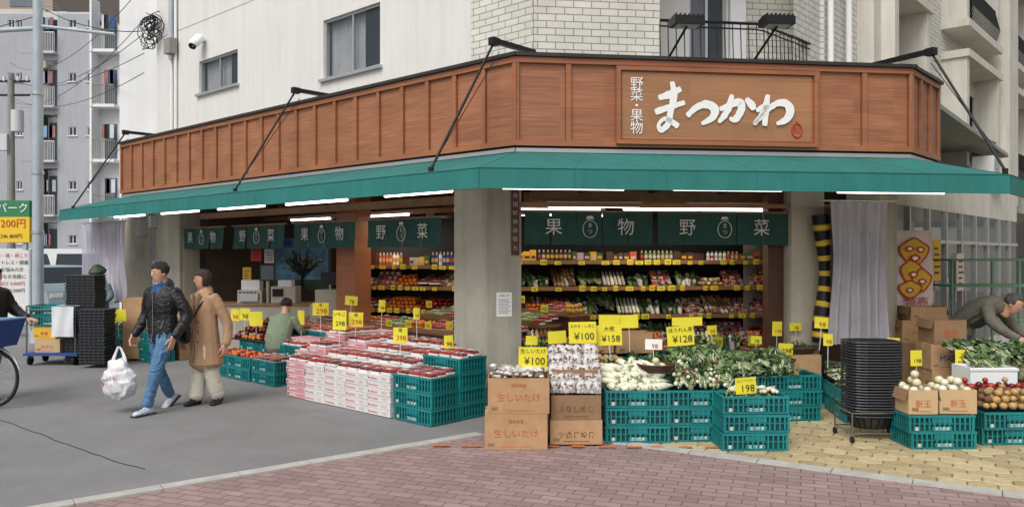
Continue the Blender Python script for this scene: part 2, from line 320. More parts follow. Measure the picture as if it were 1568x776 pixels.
b=fascia('fascia_street_side',FL,-10.6,0,None,.48); b.box(-10.62,-10.6,0,.65,2.93,3.985,'wood_trim'); b.end(shop)
b=fascia('fascia_front',FF,0,4.717,(s0,s1),.59,-.002); b.end(shop)
b=fascia('fascia_side',FR,0,1.19,None,.4,-.004); b.end(shop)
b=Bd('low_roof'); b.prism([wp(FL,-10.6,.1)[:2],wp(FL,0,.13)[:2],wp(FF,4.7,.13)[:2],wp(FR,1.2,.1)[:2],wp(FR,9,.6)[:2],(9,20),(-2,22)],3.8,3.87,'concrete'); b.end(shop)
sg=Bd('shop_sign',FF); zt=at(FF,-.06,1100,106)[2]; zb=3.03
sg.box(s0,s1,-.05,-.001,zb,zt,'wood_trim'); i0=s0+.07; i1=s1-.07; 
sg.box(i0,i1,-.056,-.05,zb+.06,zt-.06,'wood_sign')
for q in ((s0,s1,zb,zb+.045),(s0,s1,zt-.045,zt),(s0,s0+.045,zb+.045,zt-.045),(s1-.045,s1,zb+.045,zt-.045)): sg.box(q[0],q[1],-.085,-.05,q[2],q[3],'wood_trim')
for ch,py in zip('野菜・果物',(129,147,163,178,197)):
    p=at(FF,-.064,975,py); sg.text(ch,p,.155,'sign_white')
nst=[0]
def brush(pts):
    nst[0]+=1; off=-.062-.002*nst[0]
    P=[]
    for px,py,w in pts:
        x,_,z=at(FF,off,px,py); P.append((x,0,z,w*.0102*.5,0))
    D=catmull(P,.006); vs=[]
    for i in range(len(D)):
        t=Vector((D[min(i+1,len(D)-1)][0]-D[max(i-1,0)][0],D[min(i+1,len(D)-1)][2]-D[max(i-1,0)][2])).normalized(); n=Vector((-t.y,t.x)); w=D[i][3]*(1+.18*noise.noise(Vector((i*.13,nst[0],0))))
        e=min(i,len(D)-1-i); w*= [.35,.75,.93][e] if e<3 else 1
        vs+= [(D[i][0]+n.x*w,off,D[i][2]+n.y*w),(D[i][0]-n.x*w,off,D[i][2]-n.y*w)]
    sg.add(vs,[(2*i,2*i+1,2*i+3,2*i+2) for i in range(len(D)-1)],'sign_white')
brush([(1008,150,5),(1022,146,8),(1043,136,6)]); brush([(1003,172,7),(1020,166,7),(1049,157,5)])
brush([(1029,125,5),(1032,145,8),(1027,170,7),(1023,190,7),(1012,199,6),(1009,190,4),(1020,182,5),(1039,194,7)])
brush([(1052,178,6),(1066,165,7),(1082,160,9),(1094,167,10),(1091,180,8),(1074,190,4)])
brush([(1102,168,5),(1118,161,7),(1133,157,9),(1135,168,9),(1126,183,7),(1117,181,4)]); brush([(1121,145,5),(1117,162,8),(1110,176,7),(1100,188,4)]); brush([(1142,151,5),(1151,161,9),(1154,169,5)])
brush([(1176,145,5),(1173,165,8),(1171,193,6)]); brush([(1158,170,5),(1174,162,7),(1166,175,5),(1156,189,5),(1172,172,5),(1189,159,7),(1204,159,9),(1210,170,10),(1204,183,8),(1189,190,4)])
p=at(FF,-.06,1220,200)
ring=[(p[0]+.06*math.cos(t*math.pi/8),-.064,p[2]+.08*math.sin(t*math.pi/8)) for t in range(17)]
sg.path(ring,.008,'red_ink',5); sg.text('松',(p[0],-.064,p[2]),.1,'red_ink'); sg.box(p[0]-.015,p[0]+.015,-.068,-.0565,p[2]+.075,p[2]+.105,'red_ink')
sg.end()
aw=Bd('awning')
def arow(w,z):
    return [wp(FL,-10.75,-w,z),(A[0]-.329*w,A[1]-1.05*w,z),(Bp[0]+.492*w,Bp[1]-.946*w,z),wp(FR,4.2,-w,z)]
R0=arow(.02,2.92); R1=arow(1.1,2.63); R2=arow(1.11,2.43); R3=arow(1.085,2.43); R4=arow(1.075,2.6); R5=arow(.05,2.88)
def lerp(p,q,t): return tuple(a+(b-a)*t for a,b in zip(p,q))
for r,s_ in ((R0,R1),(R1,R2),(R2,R3),(R3,R4),(R4,R5)):
    for i in range(3): aw.quad([r[i],r[i+1],s_[i+1],s_[i]],'teal_awning')
aw.quad([R0[0],R1[0],R2[0],R3[0],R5[0]],'teal_awning'); aw.quad([R0[3],R1[3],R2[3],R5[3]],'teal_awning')
for i,n in ((0,11),(1,6),(2,4)):
    for j in range(n+1):
        t=j/n; a=lerp(R0[i],R0[i+1],t); c=lerp(R1[i],R1[i+1],t); d=lerp(R2[i],R2[i+1],t); aw.path([a,c,d],.003,'teal_seam',5)
        a=lerp(R5[i],R5[i+1],t); c=lerp(R4[i],R4[i+1],t); a=(a[0],a[1],a[2]-.03);c=(c[0],c[1],c[2]-.03); aw.rod(a,c,.012,'white_paint',6)
for i in range(3): aw.rod(R1[i],R1[i+1],.007,'teal_seam',5)
aw.end()
def arm(Fm,x,v0,v1,v2,z0=2.68,z1=4.2):
    b=Bd('awning_support_arm',Fm); b.rod((x,v0,z0),(x,v1,z1),.015,'black_metal'); b.rod((x+.05,v1+.03,z1-.12),(x+.05,v0+.1,z0+.2),.005,'black_metal',5)
    b.box(x-.03,x+.03,v1-.05,v2,z1-.02,z1+.035,'black_metal'); b.box(x-.04,x+.04,v1-.06,v1+.05,z1-.045,z1+.04,'black_metal')
    b.rod((x,v0,z0-.06),(x,v0,z0+.02),.03,'black_metal'); b.end()
for px in (660,360,112):
    x=hit(FL,-1.0,px)[0]; arm(FL,x,-1.0,-.035,.66)
FB=fr(Bp[0],Bp[1],.887,.461); arm(FB,0,-1.12,-.27,.56,2.68,4.13)
for px0,px1,py1 in ((1022,1052,34),(1155,1190,34)):
    b=Bd('floodlight',FF); p0=at(FF,.25,px0,92); p1=at(FF,-.25,px1,40); b.rod(p0,p1,.014,'black_metal'); x,v,z=p1
    b.box(x-.17,x+.17,v-.1,v+.12,z,z+.09,'black_metal')
    for i in range(7): b.box(x-.15+i*.05,x-.14+i*.05,v-.08,v+.1,z+.09,z+.12,'black_metal')
    b.box(x-.13,x+.13,v-.07,v+.09,z-.005,z,'alu'); b.end()
VW=.65
b=Bd('upper_wall_plaster',FL)
xt=hit(FL,VW,722)[0]; xe=hit(FL,VW,240)[0]
def rect(Fm,v,pxa,pxb,pya,pyb):
    x0=hit(Fm,v,pxa)[0]; x1,Y=hit(Fm,v,pxb); return [x0,x1,CH+(388-pyb)/FP*Y,CH+(388-pya)/FP*Y]
w1=rect(FL,VW,495,582,3,100); w2=rect(FL,VW,305,364,75,128)
ops=[w1,w2]+[[w[0],w[1],w[2]+2.9*kk,w[3]+2.9*kk] for w in (w1,w2) for kk in (1,2)]
wall(b,xe,xt,VW,3.85,13,ops,'white_wall')
for o in ops: window(b,o[0],o[1],o[2],o[3],VW,part=.62 if o[1]-o[0]>1 else 1)
wall(b,hit(FL,.95,183)[0],xe,.95,0.0,13,[],'white_wall2'); b.quad([(xe,VW,3.8),(xe,.95,3.8),(xe,.95,13),(xe,VW,13)],'white_wall')
xl=hit(FL,.95,183)[0]; b.quad([(xl,.95,0),(xl,9,0),(xl,9,13),(xl,.95,13)],'white_wall2')
for xx in (hit(FL,VW-.06,268)[0],hit(FL,VW-.06,262)[0]): b.rod((xx,VW-.05,3.9),(xx,VW-.05,13),.03,'white_wall2')
for z in (4.2,6.6): b.box(xe,xt-.01,VW-.004,VW,z+2.0,z+2.012,'pillar')
b.end(shop)
cx=(A[0]+.329*VW,A[1]+1.05*VW); xc=(cx[0]-A[0])*.743-(cx[1]-A[1])*.669
b=Bd('upper_wall_tile_street_side',FL)
wall(b,xt,xc,VW-.006,3.85,13,[],'tile_wall'); b.quad([(xt,VW-.006,3.85),(xt,VW,3.85),(xt,VW,13),(xt,VW-.006,13)],'tile_wall'); b.end(shop)
b=Bd('upper_wall_tile_front',FF); xf=(cx[0]-A[0])*.992+(cx[1]-A[1])*.125; xg=hit(FF,VW,1010)[0]
wall(b,xf,xg,VW-.006,3.85,13,[],'tile_wall'); VB=1.75
b.quad([(xg,VW-.006,3.85),(xg,VB,3.85),(xg,VB,13),(xg,VW-.006,13)],'tile_wall')
d0=hit(FF,VB,1055)[0]; d1=hit(FF,VB,1112)[0]; d2=hit(FF,VB,1140)[0]; xb=hit(FF,VB,1262)[0]
dops=[[d0,d1,3.95,5.9],[d0,d1,6.8,8.8]]
wall(b,xg,d2,VB,3.85,13,dops,'white_wall'); 
for o in dops: window(b,o[0],o[1],o[2],o[3],VB,2,'alu','curtain',False,.5)
wall(b,d2,xb,VB-.006,3.85,13,[],'tile_wall'); b.box(d1+.02,d2-.02,VB-.1,VB,3.85,13,'white_paint')
b.end(shop)
b=Bd('balcony_railing',FF); zr=4.65; xk=hit(FF,VW,1172)[0]
e=Vector((4.055,10.77)); el=FF.inverted()@Vector((e.x,e.y,0))
pts=[(xg,VW,0),(xk-.12,VW,0),(xk,VW+.05,0),(el.x,el.y,0)]
for z,r in ((zr,.018),(3.98,.014),(zr-.07,.01)):
    b.path([(p[0],p[1],z) for p in pts],r,'black_metal',6)
for a,c in zip(pts,pts[1:]):
    L=math.dist(a,c); n=max(1,int(L/.1))
    for i in range(n):
        p=lerp(a,c,i/n); q=(p[0]+(.0),p[1],zr); b.path([(p[0],p[1],3.98),(p[0],p[1]-.03,4.2),q],.007,'black_metal',5)
b.prism([(xg,VW+.02),(xk,VW+.02),(el.x+.05,el.y),(el.x-.6,VB),(xg,VB)],3.82,3.93,'concrete')
b.prism([(xg,VW-.05),(xk,VW-.05),(el.x+.05,el.y),(el.x-.6,VB),(xg,VB)],6.4,6.55,'stucco'); b.end(shop)
FW=fr(4.05,10.8,.672,.74)
b=Bd('side_street_wall',FW); X2=lambda px,v=0: hit(FW,v,px)[0]
wa=[X2(1332),X2(1375),4.3,5.55]; wb=[X2(1447),X2(1492),3.9,5.3]; wc=[X2(1522),X2(1556),3.9,5.3]
ops=[]
for kk in range(3):
    for w in (wa,wb,wc): ops.append([w[0],w[1],w[2]+2.9*kk,w[3]+2.9*kk])
wall(b,-.5,26,0,2.9,13,ops,'tile_wall',.15,'stucco')
for o in ops:
    window(b,o[0],o[1],o[2],o[3],.0,2,'black_metal'); 
    for q in ((o[0]-.25,o[0]-.05,o[2]-.4,o[3]+.35),(o[1]+.05,o[1]+.25,o[2]-.4,o[3]+.35)): b.box(q[0],q[1],-.45,.02,q[2],q[3],'stucco')
    b.box(o[0]-.3,o[1]+.3,-.5,.02,o[3]+.352,o[3]+.5,'stucco'); b.box(o[0]-.3,o[1]+.3,-.5,.02,o[2]-.55,o[2]-.402,'stucco')
    n=int((o[1]-o[0])/.1)
    for i in range(n+1):
        x=o[0]+(o[1]-o[0])*i/n; b.path([(x,-.4,o[2]-.4),(x,-.5,o[2]-.1),(x,-.4,o[2]+.35)],.01,'black_metal',4)
    b.rod((o[0]-.05,-.4,o[2]+.35),(o[1]+.05,-.4,o[2]+.35),.015,'black_metal')
for px in (1272,1300): b.rod((X2(px,-.1),-.1,3.8),(X2(px,-.1),-.1,13),.045,'white_wall2')
b.box(X2(1312),X2(1328),-.25,.02,3.8,13,'stucco'); b.box(X2(1500),X2(1514),-.6,.02,2.9,13,'stucco')
xm=(wa[0]+wa[1])/2; b.box(xm-.45,xm+.45,.062,.07,4.58,4.92,'sign_white'); b.text('マッサージ',(xm,.058,4.75),.16,'red_ink')
b.box(-.2,26,-.02,6,2.9,3.0,'stucco')
b.end(shop)
b=Bd('building_core'); b.prism([wp(FL,xl,1.5)[:2],wp(FL,-6,1.5)[:2],wp(FL,-1.2,1.5)[:2],wp(FF,1.5,2.4)[:2],(4.0,12.4),wp(FW,26,.9)[:2],(10,40)],3.6,12.95,'interior'); b.end(shop)
b=Bd('air_conditioner',FW); x=X2(1500,-.75); b.box(x-.35,x+.35,-1.05,-.7,3.05,3.6,'white_paint'); b.box(x-.4,x+.4,-1.1,.0,3.0,3.045,'concrete_pole')
for i in range(9): b.box(x-.3,x+.15,-1.062,-1.05,3.12+i*.05,3.135+i*.05,'alu')
b.end()
b=Bd('corner_pillar')
p0=Vector((-.29,9.1)); pl=p0+Vector((-.743,.669))*.54; pr=p0+Vector((.992,.125))*.40
pil=[tuple(p0),tuple(pr),(pr.x-.05,pr.y+.45),(pl.x+.35,pl.y+.35),tuple(pl)]
b.prism(pil,.05,2.86,'pillar'); b.prism([(x-.002,yy-.014) for x,yy in pil],.05,.42,'concrete'); b.end(shop)
fpil=fr(p0.x,p0.y,.992,.125)
b=Bd('notice_paper',fpil); x,_,z=at(fpil,-.006,772,466); b.box(x-.09,x+.09,-.008,-.002,z-.14,z+.14,'sign_white'); b.text('お知らせ',(x,-.01,z+.1),.03,'black_ink')
for i in range(7): b.box(x-.07,x+.05+.02*(i%2),-.0095,-.008,z+.05-i*.025,z+.056-i*.025,'black_ink')
b.end()
b=Bd('address_plate',fpil); x,_,z=at(fpil,-.02,789,340); b.box(x-.045,x+.045,-.03,-.004,z-.38,z+.38,'wood_dark')
for i,ch in enumerate('寺田町商店街七'): b.text(ch,(x,-.034,z+.3-i*.1),.06,'film_w')
b.end()
b=Bd('right_pillar',FF); a0=hit(FF,.25,1212)[0]; a1=hit(FF,.25,1262)[0]; b.box(a0,a1,.25,.7,.05,2.9,'beige_wall'); b.box(a0-.2,a0-.003,.45,.6,.05,2.7,'wood_dark'); b.end(shop)
b=Bd('ground_floor_wall',FL); a0=hit(FL,.2,188)[0]; a1=hit(FL,.2,282)[0]; b.box(a0,a1,.2,.5,0,2.92,'beige_wall'); b.box(hit(FL,.2,264)[0],a1-.02,.13,.2,.0,2.9,'pillar')
b.box(a0-.3,a0-.004,.3,.9,0,2.92,'wood_dark')
for pxx,pyy,w_,h_ in ((217,349,.22,.3),(236,340,.12,.2),(212,385,.1,.35),(246,420,.3,.5)):
    x,_,z=at(FL,.15,pxx,pyy); b.box(x-w_/2,x+w_/2,.06,.2,z-h_/2,z+h_/2,'light_gray_wall')
for dx in (0,.07,.14): b.rod((x+dx-.5,.17,.2),(x+dx-.5,.17,2.8),.012,'pole',6)
b.end(shop)
b=Bd('interior_room')
rp=[wp(FL,-8.1,.5)[:2],wp(FL,-.3,.5)[:2],wp(FF,.2,.3)[:2],wp(FF,4.25,.5)[:2],wp(FF,4.3,3.3)[:2],wp(FL,0.6,5.2)[:2],wp(FL,-8.1,5.2)[:2]]
b.prism(rp,2.72,2.8,'ceiling')
for i in (3,4,5,6):
    p=rp[i]; q=rp[(i+1)%7]; b.quad([(p[0],p[1],.05),(q[0],q[1],.05),(q[0],q[1],2.75),(p[0],p[1],2.75)],'interior')
b.quad([(x_,y_,.055) for x_,y_ in rp],'floor_in')
b.end(shop)
b=Bd('ceiling_beams',FL)
for x in (-7.2,-5.6,-4.2,-2.6,-1.2): b.box(x-.06,x+.06,.5,5,2.5,2.71,'wood_dark')
b.box(-8,-.5,.32,.42,2.42,2.52,'wood_shelf'); b.box(-8,-.5,1.6,1.7,2.42,2.495,'wood_shelf')
xa=hit(FL,.55,515)[0]; xb_=hit(FL,.55,543)[0]; b.box(xa,xb_,.55,.85,.05,2.7,'wood_trim'); b.end(shop)
b=Bd('ceiling_beams_front',FF); 
for v in (.9,1.5): b.box(.3,4.1,v,v+.07,2.45,2.6,'wood_shelf')
for x in (.9,1.8,2.7,3.6): b.box(x,x+.08,.5,2.6,2.55,2.7,'wood_dark')
b.box(.1,4.0,.28,.33,2.34,2.39,'wood_shelf'); b.end(shop)
# ------------ lamps -------------
def glow(o,Fm,x,v,z,sx,sy,en,col=(1,.86,.66)):
    l=bpy.data.lights.new('lamp_glow','AREA'); l.shape='RECTANGLE'; l.size=sx; l.size_y=sy; l.energy=en; l.color=col
    lo=bpy.data.objects.new('lamp_glow',l); COL.objects.link(lo); lo.matrix_world=Fm@Matrix.Translation((x,v,z)); lo.parent=o; lo.matrix_parent_inverse=o.matrix_world.inverted()
def tube(Fm,v,pxa,pxb,z):
    x0=hit(Fm,v,pxa)[0]; x1=hit(Fm,v,pxb)[0]
    b=Bd('fluorescent_lamp',Fm); b.box(x0,x1,v-.05,v+.05,z+.03,z+.07,'white_paint'); b.rod((x0+.02,v,z+.012),(x1-.02,v,z+.012),.017,'tube_light'); b.end()
def zl(Fm,v,px,py): return at(Fm,v,px,py)[2]
for a,c,py in ((175,222,329),(247,305,323),(333,406,316),(437,533,308),(588,694,295)): tube(FL,-.45,a,c,zl(FL,-.45,(a+c)/2,py+3))
for a,c,py in ((767,958,290),(1028,1200,292),(1280,1448,296)): tube(FF,-.5,a,c,zl(FF,-.5,(a+c)/2,py))
for Fm,v,x,en in ((FL,1.2,-1.6,17),(FL,1.2,-3.8,19),(FL,1.2,-5.8,0),(FL,2.8,-2.2,15),(FL,2.8,-4.6,17),(FL,3.4,-6.6,0),(FF,.9,1.1,0),(FF,.9,2.9,0),(FF,1.45,2.2,21),(FF,1.75,3.4,0),(FF,1.75,.8,0)):
    b=Bd('fluorescent_lamp',Fm); b.box(x-.6,x+.6,v-.05,v+.05,2.4,2.44,'white_paint'); b.rod((x-.58,v,2.385),(x+.58,v,2.385),.017,'tube_light'); o=b.end()
    if en: glow(o,Fm,x,v,2.36,1.2,.1,en)
b=Bd('track_spotlights',FL)
for i in range(16):
    x=-7.5+i*.45; v=2.2+.5*(i%2); b.rod((x,v,2.5),(x,v+.03,2.36),.035,'white_paint',8,.05); b.ball((x,v+.03,2.35),.035,'spot_lamp')
b.end()
# ------------ noren curtains -------------
def noren(Fm,v,pxa,pxb,chars,n=4,z1=2.26,z0=1.88):
    b=Bd('noren_curtain',Fm); x0=hit(Fm,v,pxa)[0]; x1=hit(Fm,v,pxb)[0]; w=(x1-x0)/n
    b.rod((x0-.06,v,z1+.0),(x1+.06,v,z1),.013,'wood_shelf')
    for i in range(n):
        a=x0+i*w+.006; c=x0+(i+1)*w-.006; m=8; sk=R.uniform(-.02,.02)
        vs=[];q=[]
        for r,(z,dv) in enumerate(((z1+.01,0),((z0+z1)/2,.004),(z0,sk))):
            for j in range(m+1):
                x=a+(c-a)*j/m+sk*.4*r; vs.append((x,v+dv+.009*(r)*math.sin(j*1.1+i),z+ (R.uniform(-.004,.004) if r==2 else 0)))
        for r in range(2):
            for j in range(m): q.append((r*(m+1)+j,r*(m+1)+j+1,(r+1)*(m+1)+j+1,(r+1)*(m+1)+j))
        b.add(vs,q,'noren',True)
    zc=(z0+z1)/2; xm=(x0+x1)/2; s=.21; d=(x1-x0)*.28
    b.text(chars[0],(xm-d,v-.035,zc),s,'cloth_white'); b.text(chars[1],(xm+d,v-.035,zc),s,'cloth_white')
    b.path([(xm+.085*math.cos(t*math.pi/12),v-.035,zc-.01+.1*math.sin(t*math.pi/12)) for t in range(25)],.005,'cloth_white',4)
    b.text('ま',(xm,v-.037,zc+.03),.065,'cloth_white'); b.text('つ',(xm,v-.037,zc-.045),.065,'cloth_white'); b.quad([(xm-.05,v-.035,zc+.105),(xm+.05,v-.035,zc+.105),(xm+.03,v-.035,zc+.14),(xm-.03,v-.035,zc+.14)],'cloth_white'); b.end()
noren(FL,.15,563,677,'野菜'); noren(FL,.15,450,545,'果物'); noren(FL,.15,358,436,'野菜'); noren(FL,.15,281,343,'果物',3)
noren(FF,.3,803,1000,'果物',5,2.29,1.9); noren(FF,.3,1006,1208,'野菜',5,2.29,1.9)
def curtain(name,Fm,x0,x1,v,z0,z1,mat='curtain',amp=.035,per=.11):
    b=Bd(name,Fm); n=int((x1-x0)/.012); vs=[];q=[]; rows=9
    for r in range(rows):
        z=z1+(z0-z1)*r/(rows-1); sq=1-.10*math.sin(math.pi*r/(rows-1))
        for i in range(n+1):
            x=x0+(x1-x0)*i/n; ph=x/per*2*math.pi+2.2*noise.noise(Vector((x*3,z*.7,0))); xm=(x0+x1)/2
            vs.append((xm+(x-xm)*sq,v+amp*(1+.6*noise.noise(Vector((x*4,0,7))))*math.sin(ph)*(.5+.5*r/rows)+.03*noise.noise(Vector((x*5,z*2,3))),z))
    for r in range(rows-1):
        for i in range(n): q.append((r*(n+1)+i,r*(n+1)+i+1,(r+1)*(n+1)+i+1,(r+1)*(n+1)+i))
    b.add(vs,q,mat,True); b.rod((x0-.1,v,z1+.01),(x1+.1,v,z1+.01),.012,'alu'); b.end()
curtain('vinyl_curtain',FF,hit(FF,-.1,1270)[0],hit(FF,-.1,1360)[0],-.1,.75,2.4,'curtain',.04,.13)
x0,_=hit(FL,-.5,126); x1,_=hit(FL,-.5,192); curtain('vinyl_curtain',FL,x0,x1,-.5,.9,2.4,'vinyl',.05,.25)
b=Bd('striped_safety_post',FF); x=hit(FF,.1,1259)[0]; z=.75
i=0
while z<2.2:
    b.rod((x-.03*math.sin(z*3),.1,z),(x-.03*math.sin((z+.07)*3),.1,z+.07),.085-.02*math.sin(z*5),'tiger_y' if i%3==1 else 'black_metal',10,.085-.02*math.sin((z+.07)*5)); z+=.06; i+=1
b.rod((x,.1,.0),(x,.1,.76),.03,'black_metal'); b.end()
# ================= GOODS =================
GR=['leaf_a','leaf_b','leaf_c']
def leaf(b,p,az,el,L,w,mat,droop=.5):
    p=Vector(p); d=Vector((math.cos(az)*math.cos(el),math.sin(az)*math.cos(el),math.sin(el))); s=Vector((-math.sin(az),math.cos(az),0))
    m=p+d*L*.55; e=m+(d+Vector((0,0,-droop)))*L*.45; s2=s+Vector((0,0,R.uniform(-.5,.5)))
    b.add([tuple(p-s*w*.15),tuple(p+s*w*.15),tuple(m+s2*w*.5),tuple(m-s2*w*.5),tuple(e+s*w*.12),tuple(e-s*w*.12)],[(0,1,2,3),(3,2,4,5)],mat)
def greens(b,x0,x1,y0,y1,z,h,n,L=.14,w=.07,mats=GR,white=0):
    for i in range(n):
        x=R.uniform(x0,x1); yy=R.uniform(y0,y1); e=1-((x-(x0+x1)/2)/((x1-x0)/2))**4*.5
        hh=h*(.75+.5*noise.noise(Vector((x*7,yy*7,1))))
        leaf(b,(x,yy,z+R.uniform(0,hh)*e),R.uniform(0,6.28),R.uniform(-.2,1.2),L*R.uniform(.5,1.15),w*R.uniform(.5,1.2),R.choice(mats))
    for i in range(white):
        x=R.uniform(x0,x1); yy=R.uniform(y0,y1); b.ball((x,yy,z+h*.5),.05,'daikon',(1,1,.8))
def bunches(b,x0,x1,y0,y1,z,h,n):
    for i in range(n):
        x=R.uniform(x0,x1); t=R.random(); yy=y0+(y1-y0)*t*.8; zz=z+h*t; yaw=R.uniform(-.5,.5)
        for q in range(7):
            dx=R.uniform(-.03,.03); e=(x+dx+math.sin(yaw)*.16,yy+.16,zz+.05+R.uniform(0,.05)); b.rod((x+dx*.4,yy,zz+R.uniform(-.015,.015)),e,.006,R.choice(['leaf_d','leaf_d','daikon','leaf_b']),5,.005,False)
            for g_ in range(2): leaf(b,e,math.pi/2+R.uniform(-1.3,1.3),R.uniform(-.1,1.0),.10,.06,R.choice(GR))
def balls(b,x0,x1,y0,y1,z,r,mats,layers=2,q=(1,1,.92)):
    for l in range(layers):
        ins=l*r; nx=max(1,int((x1-x0-2*ins)/(2*r))); ny=max(1,int((y1-y0-2*ins)/(2*r)))
        for i in range(nx):
            for j in range(ny):
                if l and R.random()<.1: continue
                b.ball((x0+ins+(i+.5)*(x1-x0-2*ins)/nx+R.uniform(-.25,.25)*r,y0+ins+(j+.5)*(y1-y0-2*ins)/ny+R.uniform(-.25,.25)*r,z+r+l*1.5*r+R.uniform(-.15,.2)*r),r*R.uniform(.8,1.08),R.choice(mats),q,R.uniform(0,3))
def packs(b,x0,x1,y0,y1,z,dz=0,mats=('red_fruit','red_fruit','tomato','red_dark'),pw=.17,pd=.12,film=True,r=.02):
    nx=max(1,int((x1-x0)/pw)); ny=max(1,int((y1-y0)/pd))
    for j in range(ny):
        for i in range(nx):
            cx_=x0+(i+.5)*(x1-x0)/nx; cy=y0+(j+.5)*(y1-y0)/ny; zz=z+dz*(j+.5)/ny+R.uniform(0,.012); a=pw*.46; c=pd*.46
            b.box(cx_-a,cx_+a,cy-c,cy+c,zz,zz+.026,'tray'); mm=[R.choice(mats)]*3+[R.choice(mats)]
            for u in range(4):
                for w in range(3): b.ball((cx_-a+(u+.5)*a/2,cy-c+(w+.5)*c*2/3,zz+.035+R.uniform(0,.008)),r*.92,R.choice(mm),(1,1,.9))
            if film: b.quad([(cx_-a,cy-c,zz+.058),(cx_+a,cy-c,zz+.058+R.uniform(-.004,.004)),(cx_+a,cy+c,zz+.064),(cx_-a,cy+c,zz+.064)],'film')
            if R.random()<.75: b.box(cx_-.04,cx_+.035,cy-.025,cy+.015,zz+.066,zz+.068,R.choice(['sign_white','pink_box','sign_white','leaf_d']))
def daikons(b,x0,x1,y0,y1,z,n,h):
    for i in range(n):
        t=R.random(); x=R.uniform(x0+.06,x1-.06); zz=z+.03+h*t*(1-abs((x-(x0+x1)/2)/((x1-x0)/2))**2*.5); yy=y0+.02+t*(y1-y0)*.7; r=R.uniform(.028,.042)
        an=R.uniform(-1.35,1.35)+ (math.pi if R.random()<.25 else 0); L=R.uniform(.16,.26); dx,dy=math.sin(an),abs(math.cos(an))*.8
        b.loft([(x,yy,zz,r*.75),(x+dx*L*.15,yy+dy*L*.15,zz+.005,r),(x+dx*L*.55,yy+dy*L*.55,zz+.015,r*.92),(x+dx*L,yy+dy*L,zz+.01,r*.25)],'daikon',9,.05)
        for q in range(4): b.rod((x,yy,zz),(x-dx*.04+R.uniform(-.02,.02),yy-dy*.04,zz+R.uniform(-.01,.03)),.009,'leaf_d',5,.006)
